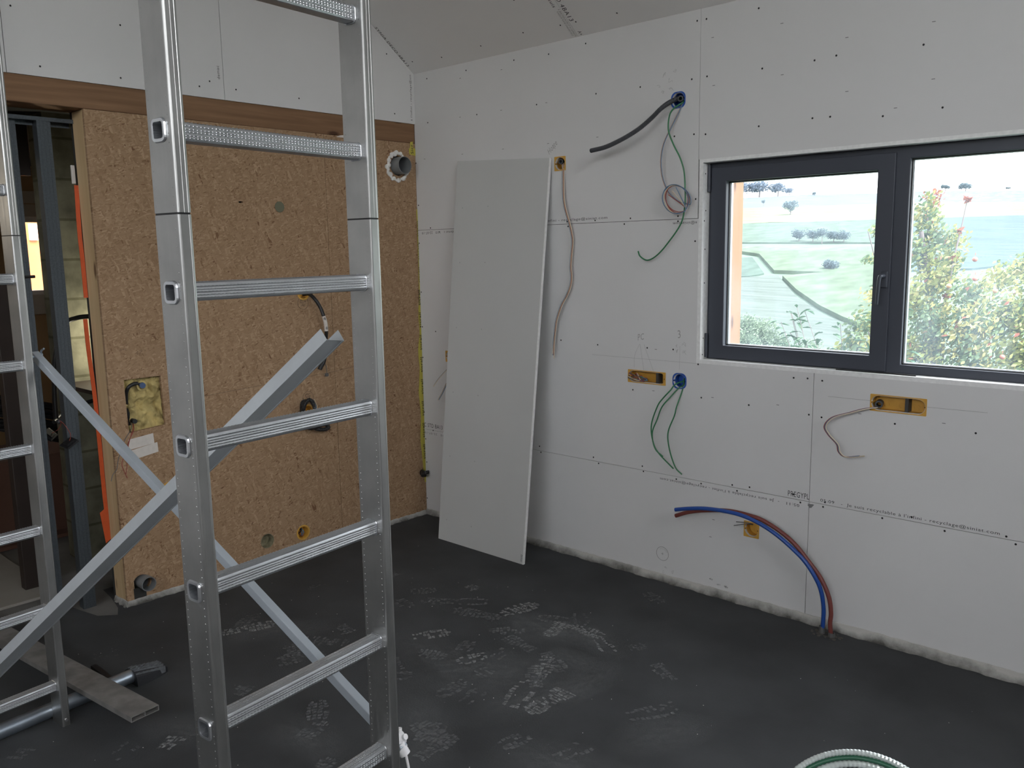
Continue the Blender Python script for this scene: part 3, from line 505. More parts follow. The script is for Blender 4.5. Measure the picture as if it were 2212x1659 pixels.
# reveal boards around the window
RX, RZ0, RZ1, RY = 1.9035, 1.105, 1.9765, .16
rv = MB()
rv.box(WX0, RX, -.0008, RY, WZ0, WZ1); left_reveal = rv.build('reveal_board', M['core'], wall_back)
rv = MB(); rv.box(RX, WX1, -.0008, RY, RZ1, WZ1); rv.build('reveal_board', M['core'], wall_back)
rv = MB(); rv.box(RX, WX1, -.0008, RY, WZ0, RZ0); rv.build('reveal_board', M['core'], wall_back)
rv = MB(); rv.box(WX1-.0125, WX1, -.0008, RY, RZ0, RZ1); rv.build('reveal_board', M['core'], wall_back)
screws([(.021, 1.93), (.028, 1.77), (.016, 1.725), (.026, 1.60), (.026, 1.45), (.024, 1.20), (.020, 1.125)], lambda p: (RX+.0002, p[0], p[1]), wall_back, (1,0,0), .0035)

# ---------------------------------------------------------------- window
win = tag(empty('window_1', (0, 0, 0)), kind='structure')
FY = .045
fr = MB()
X0, X1 = RX, WX1-.0125
def bar(mb, x0, x1, y0, y1, z0, z1): mb.bbox(x0, x1, y0, y1, z0, z1, .0025)
frp = panel('window_frame', [(X0, RZ0), (X1, RZ0), (X1, RZ1), (X0, RZ1)], [[(1.935, 1.139), (2.701, 1.139), (2.701, 1.942), (1.935, 1.942)], [(2.757, 1.140), (X1-.045, 1.140), (X1-.045, 1.929), (2.757, 1.929)]], .07, ((0, FY+.012, 0), (1,0,0), (0,0,1), (0,-1,0)), M['window'], win)
bv = frp.modifiers.new('bevel', 'BEVEL'); bv.width = .003; bv.segments = 2; bv.limit_method = 'ANGLE'
sash = panel('sash', [(1.918, 1.109), (2.706, 1.109), (2.706, 1.955), (1.918, 1.955)], [[(1.992, 1.170), (2.640, 1.170), (2.640, 1.893), (1.992, 1.893)]], .055, ((0, FY, 0), (1,0,0), (0,0,1), (0,-1,0)), M['window'], win)
bv = sash.modifiers.new('bevel', 'BEVEL'); bv.width = .003; bv.segments = 2; bv.limit_method = 'ANGLE'
def glazing(x0, x1, z0, z1, y, par):
    g = MB(); g.quad((x0-.008, y, z0-.008), (x1+.008, y, z0-.008), (x1+.008, y, z1+.008), (x0-.008, y, z1+.008)); g.build('glass_pane', M['glass'], par)
    s = MB()
    for a, b_, c_, d in ((x0-.002, x0+.006, z0, z1), (x1-.006, x1+.002, z0, z1), (x0, x1, z0-.002, z0+.006), (x0, x1, z1-.006, z1+.002)):
        s.box(a, b_, y+.002, y+.018, c_, d)
    s.build('spacer_bar', M['spacer'], par)
    s = MB()
    for a, b_, c_, d in ((x0-.001, x0+.004, z0, z1), (x1-.004, x1+.001, z0, z1), (x0, x1, z0-.001, z0+.004), (x0, x1, z1-.004, z1+.001)):
        s.box(a, b_, y-.010, y+.001, c_, d)
    s.build('gasket', M['gasket'], par)
glazing(1.992, 2.640, 1.170, 1.893, .082, win)
glazing(2.757, X1-.045, 1.140, 1.929, .085, win)
h = MB(); h.bbox(2.674, 2.700, FY-.012, FY, 1.440, 1.505, .004); hp = h.build('handle_plate', M['window'], win)
h = MB(); h.tube([(2.687, FY-.010, 1.487), (2.687, FY-.045, 1.487), (2.684, FY-.052, 1.478), (2.680, FY-.050, 1.43), (2.676, FY-.046, 1.378)], lambda t: .0085-.003*t, 10)
h.build('window_handle', M['window'], win, smooth=True)
for z0, z1 in ((1.852, 1.968), (1.113, 1.222)):
    h = MB(); h.cyl((1.9115, FY-.006, z0), (0,0,1), .0075, z1-z0, 14)
    for zz in (z0+.028, z1-.028): h.cyl((1.9115, FY-.006, zz), (0,0,1), .0082, .002, 14)
    h.build('hinge', M['window'], win, smooth=True)
h = MB(); h.tube([(2.52, .02, 1.1065), (2.70, .022, 1.1075), (2.83, .018, 1.1065)], .003, 6); h.build('loose_gasket', M['gasket'], win)

# ---------------------------------------------------------------- timber wall (left)
wall_left = tag(empty('wall_left', (0,0,0)), kind='structure')
YJ = -1.862; BZ0, BZ1 = 2.2351, 2.3435
sq = [(-1.7925, 1.058), (-1.6210, 1.058), (-1.6150, .824), (-1.7880, .812)]
def osb(y0, y1, z0, z1, holes=()):
    return panel('strand_board_panel', [(y0, z0), (y1, z0), (y1, z1), (y0, z1)], list(holes), .018, FLW, M['osb'], wall_left)
GS = .0012; YS = -.640; ZS = .945
osb(YJ, YS-GS, .0, BZ0-.001, [sq, circle(-1.790, .094, .040), circle(-.931, 1.8486, .028), circle(-.817, 1.405, .034), circle(-.8269, .775, .030), circle(-1.119, .118, .040), circle(-.899, .108, .038), circle(-1.625, .512, .032), [(-1.160, 1.862), (-1.138, 1.862), (-1.138, 1.870), (-1.160, 1.870)]])
osb(YS+GS, -.001, .0, BZ0-.001, [circle(-.135, 2.10, .055), circle(-.030, .266, .020, 14)])
stroke([(-1.60, .925), (-.64, .965), (-.45, .985)], .0006, M['brown'], wall_left, 'pencil_line', FLW)
st = MB(); st.bbox(-.13, -.0182, YJ, YJ+.045, 0, BZ0-.001, .003); st.build('timber_stud', M['stud'], wall_left)
st = MB(); st.box(-.16, -.13, YJ+.004, -.001, 0, BZ0); st.build('wall_backing', M['cavity'], wall_left)
bmn = MB(); bmn.bbox(-.16, .0, -3.25, -.0005, BZ0, BZ1+.02, .004); bmn.build('timber_beam', M['beam'], wall_left)
# gable boards above the beam
def zc(y): return ZC - SL*y if y > RIDGE_Y else RIDGE_Z + .12*(y-RIDGE_Y)
GF = ((.008, 0, 0), (0,1,0), (0,0,1), (1,0,0))
panel('plasterboard', [(-1.202, BZ1), (-.0005, BZ1), (-.0005, zc(0)), (-1.202, zc(-1.202))], [], .0075, GF, M['board'], wall_left)
panel('plasterboard', [(-2.148, BZ1), (-1.2045, BZ1), (-1.2045, zc(-1.2045)), (-2.148, zc(-2.148))], [], .0075, GF, M['board'], wall_left)
panel('plasterboard', [(-3.25, BZ1), (-2.1505, BZ1), (-2.1505, zc(-2.1505)), (RIDGE_Y, RIDGE_Z), (-3.25, zc(-3.25))], [], .0075, GF, M['board'], wall_left)
panel('gable_backing', [(-7, BZ1+.02), (0, BZ1+.02), (0, zc(0)), (RIDGE_Y, RIDGE_Z), (-7, zc(-7))], [], .15, ((-.0005, 0, 0), (0,1,0), (0,0,1), (1,0,0)), M['cavity'], wall_left)
panel('plasterboard', [(-7, 0), (-3.25, 0), (-3.25, zc(-3.25)), (-7, zc(-7))], [], .16, ((.001, 0, 0), (0,1,0), (0,0,1), (1,0,0)), M['board'], wall_left)
screws(SCREWS_LEFT, lambda p: (.0082, p[0], p[1]), wall_left, (1,0,0))
nl = (1, 0, 0)
text("à l'infini - recyclage@sin", (.008, -.022, 2.36), (.008, -.022, 2.615), .0125, nl, M['ink'], wall_left)
text("demac", (.008, -1.222, 2.436), (.008, -1.224, 2.497), .014, nl, M['ink'], wall_left)
# ceiling
cn = (SL**2+1)**.5
CB = (0, -1/cn, SL/cn); CN = (0, -SL/cn, -1/cn); CF = ((0, 0, ZC), (1,0,0), CB, CN)
CL = (RIDGE_Y**2+(RIDGE_Z-ZC)**2)**.5
ceiling = tag(empty('ceiling', (0,0,0)), kind='structure')
for x0, x1 in ((0.0005, 1.2095), (1.2115, 2.41), (2.412, 3.61), (3.612, 4.81), (4.812, 6.6)):
    panel('plasterboard', [(x0, 0.0), (x1, 0.0), (x1, CL), (x0, CL)], [], .0125, CF, M['ceil'], ceiling)
mb = MB(); mb.add([(-.3, .25, ZC-.19+.02), (6.7, .25, ZC-.19+.02), (6.7, RIDGE_Y, RIDGE_Z+.02), (-.3, RIDGE_Y, RIDGE_Z+.02),
                   (-.3, .25, ZC+.1), (6.7, .25, ZC+.1), (6.7, RIDGE_Y, RIDGE_Z+.25), (-.3, RIDGE_Y, RIDGE_Z+.25)], [(0,1,2,3), (4,5,6,7), (0,1,5,4), (1,2,6,5), (2,3,7,6), (3,0,4,7)])
mb.build('roof_lining', M['cavity'], ceiling)
fl_ = 4.6*(1+.12**2)**.5; fn_ = (1+.12**2)**.5
panel('plasterboard', [(-.3, 0), (6.7, 0), (6.7, fl_), (-.3, fl_)], [], .2, ((0, RIDGE_Y, RIDGE_Z), (1,0,0), (0, -1/fn_, -.12/fn_), (0, .12/fn_, -1/fn_)), M['board'], ceiling)
screws(SCREWS_CEIL, lambda p: p, ceiling, CN)
def cpt(x, d): return (x, -d/cn, ZC+d*SL/cn)
text("SYNIA DECO 4BA13", cpt(.0095, .345), cpt(.0095, .060), .020, CN, M['ink'], ceiling)
text("SYNIA DECO 4BA13", cpt(1.219, .42), cpt(1.219, .093), .024, CN, M['ink'], ceiling)
text("Je suis", cpt(1.176, .27), cpt(1.176, .185), .020, CN, M['ink'], ceiling)
text("R: REACTION AU FEU ET A L'HUMIDITE", cpt(1.195, .17), cpt(1.195, .006), .010, CN, M['inkgrey'], ceiling)
text("PLAQUE DE PLATRE STANDARD DECO", cpt(1.181, .16), cpt(1.181, .012), .010, CN, M['inkgrey'], ceiling)
text("A+", cpt(1.2245, .03), cpt(1.2245, .006), .020, CN, M['ink'], ceiling)

# unseen walls behind and beside the camera, openings added to light the room
def wallx(name, x, y0, y1, holes, m, n):
    return tag(panel(name, [(y0, 0), (y1, 0), (y1, zc(y1)), (RIDGE_Y, RIDGE_Z), (y0, zc(y0))], holes, .2, ((x, 0, 0), (0,1,0), (0,0,1), n), m), kind='structure')
wallx('wall_right', 6.5, -7.2, -.001, [[(-4.9, 2.75), (-1.9, 2.75), (-1.9, 3.95), (-4.9, 3.95)]], M['rough_wall'], (-1, 0, 0))
tag(panel('wall_front', [(-.3, 0), (6.7, 0), (6.7, zc(-7)), (-.3, zc(-7))], [[(1.8, 2.1), (6.2, 2.1), (6.2, 3.75), (1.8, 3.75)]], .2, ((0, -7, 0), (1,0,0), (0,0,1), (0,1,0)), M['rough_wall']), kind='structure')

# edge strip where screed meets the walls, ragged and dirty
def edge_strip(name, p0, p1, nrm, h0, h1, n=90):
    P0, P1, Nn = Vector(p0), Vector(p1), Vector(nrm); mb = MB(); top = []; bot = []; out = []
    for i in range(n+1):
        q = P0.lerp(P1, i/n); hh = h0+(h1-h0)*i/n+random.uniform(-.002, .002)
        top.append(tuple(q+Nn*.003+Vector((0,0,hh)))); out.append(tuple(q+Nn*.007+Vector((0,0,hh*.45))))
        bot.append(tuple(q+Nn*(.014+.004*math.sin(i*.9)+.003*math.sin(i*2.3+1)+.002*random.random())))
    wallq = [tuple(P0.lerp(P1, i/n)+Nn*.0006+Vector((0,0,top[i][2]+.001))) for i in range(n+1)]
    mb.loft([wallq, top, out, bot], False, False)
    o = tag(mb.build(name, M['edge'], smooth=True), kind='structure')
    return o
def edge_mat():
    m = mat('edge_foam', (.50, .49, .46), .9, bump=.6, bscale=60)
    nt = m.node_tree; N = nt.nodes.new; Lk = nt.links.new; b = nt.nodes['Principled BSDF']
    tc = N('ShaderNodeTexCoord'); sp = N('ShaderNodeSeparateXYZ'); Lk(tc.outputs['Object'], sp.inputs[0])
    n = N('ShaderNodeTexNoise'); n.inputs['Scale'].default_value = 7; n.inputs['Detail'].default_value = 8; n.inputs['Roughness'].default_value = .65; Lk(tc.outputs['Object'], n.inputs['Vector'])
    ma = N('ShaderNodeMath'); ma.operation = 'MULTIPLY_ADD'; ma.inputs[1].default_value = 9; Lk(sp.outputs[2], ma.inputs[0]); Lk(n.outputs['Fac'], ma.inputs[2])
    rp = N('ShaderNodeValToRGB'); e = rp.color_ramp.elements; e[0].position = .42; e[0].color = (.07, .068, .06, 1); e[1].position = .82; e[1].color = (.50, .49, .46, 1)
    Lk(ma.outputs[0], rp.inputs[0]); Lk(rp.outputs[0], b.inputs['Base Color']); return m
M['edge'] = edge_mat()
edge_strip('baseboard_back', (0.0, 0, 0), (6.5, 0, 0), (0, -1, 0), .030, .052, 260)
edge_strip('baseboard_left', (0, 0, 0), (0, YJ-.012, 0), (1, 0, 0), .022, .024)
edge_strip('baseboard_jamb', (0.01, YJ, 0), (-.13, YJ, 0), (0, -1, 0), .026, .02, 20)

# ---------------------------------------------------------------- things on the timber wall
L_ = L
def pipe(name, y, z, r, out, label, cat, thick=.003):
    mb = MB(); mb.ring((-.06, y, z), (1, 0, 0), r-thick, r, .06+out, 32)
    t = tag(mb.build(name, M['pvc'], smooth=True), label, cat); return t
p1 = pipe('waste_pipe', -.135, 2.10, .049, .062, 'large grey waste pipe with white foam around it, high in the corner', 'pipe')
fm = MB()
for k in range(60):
    a = 2*PI*k/60; rr = .064+random.uniform(0, .012) + (.010 if math.sin(a) < 0 else 0)
    bm = bmesh.new(); bmesh.ops.create_icosphere(bm, subdivisions=2, radius=random.uniform(.006, .014)); bm.verts.index_update()
    fm.add([(v.co.x*.8+.004, v.co.y-.135+rr*math.cos(a)-.004, v.co.z+2.10+rr*math.sin(a)) for v in bm.verts], [[v.index for v in f.verts] for f in bm.faces]); bm.free()
fm.build('expanding_foam', M['foam'], p1, smooth=True)
p2 = pipe('drain_pipe', -1.775, .094, .034, .045, 'small grey drain pipe stub low in the strand board, just above the floor', 'pipe')
mb = MB(); mb.box(.0003, .0006, -1.83, -1.772, .024, .075); mb.build('cut_out', M['cavity'], wall_left)
mb = MB(); mb.cyl((-.002, -.931, 1.8486), (1,0,0), .027, .003, 28); tag(mb.build('grommet_plate', mat('olive_disc', (.14, .14, .09), .7)), 'round olive disc plugging a hole high in the strand board', 'plug')
# insulation in the square cut-out
bm = bmesh.new(); bmesh.ops.create_grid(bm, x_segments=40, y_segments=50, size=1)
from mathutils import noise
wool = MB(); vs = []
for v in bm.verts:
    y = -1.703+v.co.x*.088; z = .936+v.co.y*.125
    nn = noise.noise(Vector((y*26, z*22, 3)))*.030+abs(noise.noise(Vector((y*48, z*40, 1))))*.016
    vs.append((-.030+nn-(.012 if v.co.x < -.75 else 0), y, z))
bm.verts.index_update(); wool.add(vs, [[v.index for v in f.verts] for f in bm.faces]); bm.free()
tag(wool.build('insulation_wool', M['wool'], smooth=True), 'yellow mineral wool bulging in the square cut-out of the strand board', 'insulation')
mb = MB(); mb.tube(L_['sqcable'], .0085, 10); cbl = tag(mb.build('sheathed_cable', M['black'], smooth=True), 'black sheathed cable curling through the square cut-out with yellow wool', 'cable')
mb = MB(); mb.cyl((.004, -1.7126, 1.026), (1,-.3,0), .013, .022, 16); mb.build('cable_end', mat('blue_grommet', (.06, .10, .2), .4), cbl)
mb = MB(); mb.ring((-.004, -1.712, 1.022), (1,0,0), .016, .024, .006, 20); mb.build('cable_gland', M['wool'], cbl)
mb = MB(); mb.cyl((-.03, -1.757, .862), (1,0,0), .011, .03, 14); e1 = tag(mb.build('conduit_end', M['black']), 'black conduit mouth with wires at the lower left of the square cut-out', 'conduit')
for k, mm in (('w1', 'wred'), ('w2', 'wgrey'), ('w3', 'wred')):
    mb = MB(); mb.tube(L_[k], .0016, 6); mb.build('wire', M[mm], e1, smooth=True)
for y0, y1, z0, z1, tl in ((-1.795, -1.676, .738, .786, .004), (-1.790, -1.660, .690, .736, .006)):
    mb = MB(); mb.add([(.0006, y0, z0-tl), (.0006, y1, z0+tl*2), (.0006, y1-.002, z1+tl*2), (.0006, y0, z1-tl), (.0011, y0, z0-tl), (.0011, y1, z0+tl*2), (.0011, y1-.002, z1+tl*2), (.0011, y0, z1-tl)],
        [(0,1,2,3), (4,5,6,7), (0,1,5,4), (1,2,6,5), (2,3,7,6), (3,0,4,7)])
    tag(mb.build('tape_strip', M['tape']), ('upper' if z0 > .72 else 'lower')+' strip of pale masking tape under the square cut-out', 'tape')
text("47", (.0004, -1.730, 1.165), (.0004, -1.697, 1.165), .020, nl, M['pencil_brown'], wall_left, 'pencil_writing', shear=.3)
text("h=L", (.0004, -1.80, 1.19), (.0004, -1.765, 1.19), .014, nl, M['pencil_brown'], wall_left, 'pencil_writing', shear=.3)
# sockets in the strand board
def round_box_left(y, z, r, label, wires=()):
    mb = MB(); mb.ring((-.045, y, z), (1,0,0), r-.003, r, .0455, 24); mb.ring((-.0005, y, z), (1,0,0), r-.002, r+.006, .0015, 24); mb.cyl((-.045, y, z), (1,0,0), r, .002, 24)
    t = tag(mb.build('junction_box', M['yellow_box'], smooth=True), label, 'electrical box')
    for P, rr, mm in wires:
        w = MB(); w.tube(P, rr, 7); w.build('wire', M[mm], t, smooth=True)
    return t
round_box_left(-.817, 1.405, .032, 'round yellow wall box high behind a ladder rung, where the black cable leaves')
round_box_left(-.8269, .775, .028, 'round wall box behind the knotted black conduit')
round_box_left(-.899, .108, .036, 'round yellow wall box low on the strand board, beside the empty hole', (
    ([(-.04,-.905,.12),(-.02,-.91,.095),(-.012,-.895,.085),(-.02,-.885,.11)], .003, 'wbrown'), ([(-.04,-.895,.125),(-.016,-.897,.10),(-.02,-.90,.085)], .003, 'wblue'), ([(-.04,-.888,.125),(-.016,-.886,.105),(-.02,-.89,.09)], .003, 'wblue'), ([(-.04,-.90,.13),(-.01,-.905,.12),(-.02,-.915,.10)], .003, 'black')))
round_box_left(-1.625, .512, .030, 'round yellow wall box behind the crossing braces on the strand board')
mb = MB(); mb.ring((-.05, -1.119, .118), (1,0,0), .037, .0395, .049, 24); mb.cyl((-.05, -1.119, .118), (1,0,0), .038, .003, 24)
tag(mb.build('hole_sleeve', mat('plaster_smear', (.30, .27, .17), .9, var=.5, vscale=40)), 'plaster-smeared empty round hole low in the strand board', 'hole')
for (y, z, words) in ((-.822, 1.352, ('RD', 'MULTI', 'SALLE')), (-.822, .845, ('PC', 'SDB'))):
    stroke(circle(y, z, .033, 26)+[(y+.033, z)], .0007, M['brown'], wall_left, 'marked_circle', FLW)
    for i, w in enumerate(words): text(w, (.0004, y-.017, z+.010-.013*i), (.0004, y+.015, z+.013-.013*i), .010, nl, M['brown'], wall_left, 'pencil_writing', shear=.3)
mb = MB(); mb.tube(L_['cable'], .0095, 12); cb = tag(mb.build('power_cable', M['black'], smooth=True), 'thick black power cable arching down from the strand board, behind the channel top', 'cable')
mb = MB(); C1 = [Vector(q) for q in L_['cable']]; mb.tube([C1[4], C1[5], C1[6]], .0105, 12); mb.build('tape_wrap', M['tape'], cb, smooth=True)
mb = MB(); mb.cyl((.04, -.7505, 1.0202), (0,-.35,-.6), .0125, .030, 14); mb.build('cable_end', M['black'], cb)
mb = MB(); mb.tube(L_['stubw'], .0018, 6); mb.box(.024, .036, -.724, -.708, .950, .966); mb.build('wire', M['wgrey'], cb)
mb = MB(); mb.tube(L_['coil'], .0115, 12, ripple=.004); cc = tag(mb.build('conduit_coil', M['black'], smooth=True), 'black corrugated conduit knotted in a loop on the strand board, behind the rung', 'conduit')
for dy in (0, .008):
    mb = MB(); mb.tube([(.03, -.812+dy, .835), (.06, -.815+dy, .80), (.065, -.83+dy, .765)], .0015, 6); mb.build('wire', M['wcream' if dy else 'wblue'], cc)
mb = MB(); mb.tube([(-.03, -.030, .266), (.012, -.034, .268), (.045, -.058, .272), (.055, -.066, .262)], .017, 14); mb.tube([(.012, -.034, .268), (.035, -.004, .270)], .010, 10)
tag(mb.build('pipe_elbow', M['black'], smooth=True), 'short black conduit elbow poking out at the corner beside the yellow tape', 'conduit')
# yellow sealing tape down the corner
mb = MB(); n = 60; rl = []; rr_ = []
for i in range(n+1):
    t = i/n; z = 1.86-1.66*t; w = (.004 if t < .25 else .004+.015*min(1, (t-.25)/.35)) * (1+.18*math.sin(t*40)+.12*random.random())
    if t > .9: w *= (1-t)/.1*.8+.25
    rl.append((.0015+.004*math.sin(t*25)**2, -.001-w*1.5, z)); rr_.append((.003, -.0012, z))
mb.loft([rl, rr_], False, False)
tp = tag(mb.build('sealing_tape', M['ytape']), 'narrow yellow printed sealing tape running down the corner of the room', 'tape')
tp.modifiers.new('t', 'SOLIDIFY').thickness = .0006
z = 1.80
while z > .35:
    w = .006 if z > 1.4 else .017
    text('sicrall', (.0068, -.004, z-.10), (.0068, -.004, z-.01), w, nl, M['ink'], tp, 'printed_text', bold=.01); z -= .135
mb = MB(); mb.add([(.003, -.048, 2.17), (.003, -.002, 2.165), (.003, -.002, 2.205), (.003, -.018, 2.21), (.003, -.02, 2.245), (.003, -.040, 2.24), (.003, -.042, 2.21), (.003, -.052, 2.20)], [tuple(range(8))])
tt = tag(mb.build('tape_scrap', M['ytape']), 'torn scrap of yellow printed tape under the beam in the corner', 'tape'); tt.modifiers.new('t', 'SOLIDIFY').thickness = .0006
text('Sicr', (.0042, -.018, 2.176), (.0042, -.022, 2.228), .020, nl, M['ink'], tt, bold=.01)
mb = MB(); mb.cyl((.0, -.50, 2.22), (1,0,0), .004, .004, 10); mb.add([(.002, -.56, 2.226), (.004, -.46, 2.225), (.006, -.44, 2.237), (.004, -.49, 2.243), (.003, -.54, 2.235)], [(0,1,2,3,4)])
mb.build('torn_film', M['tape'], wall_left)

# ---------------------------------------------------------------- boxes and wires on the window wall
def wall_box(key, kind, label, m, depth=.046, wires=(), divider=None, stubs=()):
    q = BOX[key]; cx, cz = (q[0]+q[2])/2, (q[1]+q[3])/2; w, h = q[2]-q[0], q[3]-q[1]
    inner = rrect(cx, cz, w-.008, h-.008, (min(w, h)-.008)/2*.99, 8)
    if kind == 'round': outer = rrect(cx, cz, w, h, min(w, h)*.36, 8)
    else: outer = rrect(cx, cz, w, h, .003, 8)
    mb = MB()
    fl = lambda lp, d: [(p[0], d, p[1]) for p in lp]
    mb.loft([fl(outer, -.0003), fl(outer, -.0022), fl(inner, -.0022), fl([(cx+(a-cx)*.97, cz+(b_-cz)*.97) for a, b_ in inner], depth)], True, False)
    mb.poly(fl([(cx+(a-cx)*.97, cz+(b_-cz)*.97) for a, b_ in inner], depth))
    # knock-outs and screw bosses
    for k in range(3 if w > .1 else 1):
        xx = cx + (k-(1 if w > .1 else 0))*w*.27
        mb.ring((xx, depth-.0015, cz-h*.16), (0, 1, 0), .0095, .011, .001, 18)
    for sx in ((-1, 1)):
        mb.cyl((cx+sx*(w/2-.007), -.0005, cz), (0, 1, 0), .004, .02, 10)
    t = tag(mb.build('wall_box', M[m], smooth=False), label, 'electrical box')
    for sx in (-1, 1):
        s = MB(); s.cyl((cx+sx*(w/2-.007), -.003, cz), (0, 1, 0), .002, .002, 8); s.build('screw_hole', M['ink'], t)
    if divider is not None:
        d = MB(); d.box(divider-.005, divider+.008, .006, depth-.001, cz-h*.40, cz+h*.40); d.build('divider', mat('dark_opening', (.05, .045, .04), .7), t)
    for P, r, mm in wires:
        wm = MB(); wm.tube(P, r, 8); wm.build('wire', M[mm], t, smooth=True)
    for (x, z, r) in stubs:
        s = MB(); s.ring((x, -.004, z), (-.25, 1, 0), r*.6, r, depth-.002, 16); s.build('conduit_mouth', M['conduit'], t, smooth=True)
    return t
def off(P, dx, dz, dy=0): return [(p[0]+dx, p[1]+dy, p[2]+dz) for p in P]
W_ = WIRES
def bundle(P, ms, r=.0021, gap=.0042, end=.012):
    out = []
    for i, mm in enumerate(ms):
        Q = off(P, (i-(len(ms)-1)/2)*gap, 0, -.001*i)
        e = Vector(Q[-1])-Vector(Q[-2]); e.normalize(); Q = Q[:-1]+[tuple(Vector(Q[-1])+e*random.uniform(-end, end)+Vector((random.uniform(-.004,.004), 0, 0)))]
        out.append((Q, r, mm))
    return out
wall_box('y1', 'sq', 'small ochre wall box trailing long thin wires, beside the leaning sheet top', 'yellow_box', wires=bundle(W_['pair_b'], ['wblue', 'wcream', 'wred', 'wcream']), stubs=((1.098, 2.045, .013),))
t = wall_box('blue1', 'round', 'upper blue wall box, with the black corrugated conduit coming out', 'blue_box', stubs=((1.785, 2.262, .013),))
mb = MB(); mb.tube(W_['conduit'], .0108, 14, ripple=.0030, inner=.78)
cdt = tag(mb.build('corrugated_conduit', M['conduit'], smooth=False), 'dark corrugated conduit swooping out left from the upper blue wall box', 'conduit')
mb = MB(); mb.tube(W_['green_a'], .0034, 9)
tag(mb.build('green_cable', M['green'], smooth=True), 'single long green cable hanging in a hook from the upper blue box', 'cable')
lw = None
for i, mm in enumerate(['wred', 'wcream', 'wblue']):
    Q = off(W_['pair_a'], (i-1)*.003, 0, -.002*i)
    cx, cz = W_['loop_c'][0][0], W_['loop_c'][0][2]
    for turn in range(2):
        for a in range(-15, 330, 30):
            aa = math.radians(a+12*turn); e = 1+.05*math.sin(a*1.7+i+turn)
            Q.append((cx+(.064+.004*i-.006*turn)*e*math.cos(aa)*1.0+.006, -.036-.003*i-.004*turn, cz+(.055+.003*i+.004*turn)*e*math.sin(aa)-.012*math.cos(aa)))
    Q.append((cx-.03+.02*i, -.05, cz+.02+.015*i))
    mb = MB(); mb.tube(Q, .0019, 6); o = mb.build('wire', M[mm], None, smooth=True)
    if lw is None:
        lw = tag(empty('wire_coil', (cx, -.04, cz)), 'thin coloured wires tied in a loose ring below the upper blue box', 'wires')
    parent_keep(o, lw)
wall_box('y2', 'sq', 'long ochre wall box stuffed with tangled wires, left of the lower blue box', 'yellow_box', divider=1.6705, wires=[
    ([(1.53+.02*math.cos(a0)+.0, .02, .998), (1.545+.03*math.cos(k), -.008, .998+.015*math.sin(k*2)), (1.575+.02*math.sin(k), -.012, .992+.013*math.cos(k*3)), (1.60+.018*math.cos(k*5), .004, .985+.010*math.sin(k*7)), (1.57+.02*math.sin(k*3), .012, .978)], .0019, mm)
    for k, (a0, mm) in enumerate(zip(range(11), ['wblue', 'wred', 'wred', 'wcream', 'wgrey', 'wblue', 'wred', 'wcream', 'green', 'wgrey', 'wred']))])
wall_box('blue2', 'round', 'lower blue wall box with three green cables hanging from it', 'blue_box')
for k, lb in (('grn1', 'left green cable of three hanging from the lower blue box'), ('grn2', 'middle green cable of three hanging from the lower blue box'), ('grn3', 'right green cable of three, longest, from the lower blue box')):
    mb = MB(); mb.tube(W_[k], .0032, 9); tag(mb.build('green_cable', M['green'], smooth=True), lb, 'cable', 'green cables from the lower blue box')
wall_box('y3', 'sq', 'long ochre wall box below the window with wires curling to the left', 'yellow_box', divider=2.805, wires=bundle(W_['pair_c'], ['wred', 'wblue', 'wcream'], .0023, .0040), stubs=((2.705, .985, .015),))
wall_box('y4', 'sq', 'small ochre wall box behind the blue and red pipes, with wire ends', 'yellow_box', wires=[(W_['stub_a'], .0018, 'wgrey'), (W_['stub_b'], .0018, 'wgrey')])
wall_box('yl', 'sq', 'ochre wall box half hidden behind the leaning sheet, near the corner', 'yellow_box', wires=bundle(W_['hid_a'], ['wblue', 'wcream'])+bundle(W_['hid_b'], ['wbrown', 'wcream', 'wblue']))
# heating pipes out of the screed
for k, mm, lb in (('blue_pipe', 'pblue', 'bright blue plastic pipe arching out of the floor by the wall'), ('red_pipe', 'pred', 'dull red plastic pipe arching out of the floor beside the blue one')):
    mb = MB(); mb.tube(W_[k], .0088 if k == 'blue_pipe' else .0092, 14, inner=.72)
    tag(mb.build('water_pipe', M[mm], smooth=True), lb, 'pipe', 'water pipes rising from the floor')
for i, (x, y) in enumerate(((2.5395, -.062), (2.585, -.072))):
    mb = MB(); mb.ring((x, y, 0), (0, .1, 1), .0103, .0135, .030 if i == 0 else .018, 16); mb.build('pipe_sleeve', M['wgrey'], floor)
mb = MB()
for k in range(60):
    a = random.uniform(0, 2*PI); d = random.uniform(.012, .055); s = random.uniform(.002, .006)
    x, y = 2.56+d*1.3*math.cos(a), -.068+d*.7*math.sin(a)
    if y > -.02: continue
    mb.box(x-s, x+s, y-s*.8, y+s*.8, -.001, s*.8)
tag(mb.build('mortar_crumbs', mat('crumbs', (.09, .085, .075), .9)), 'dark mortar crumbs around the foot of the two pipes', 'debris', kind='stuff')

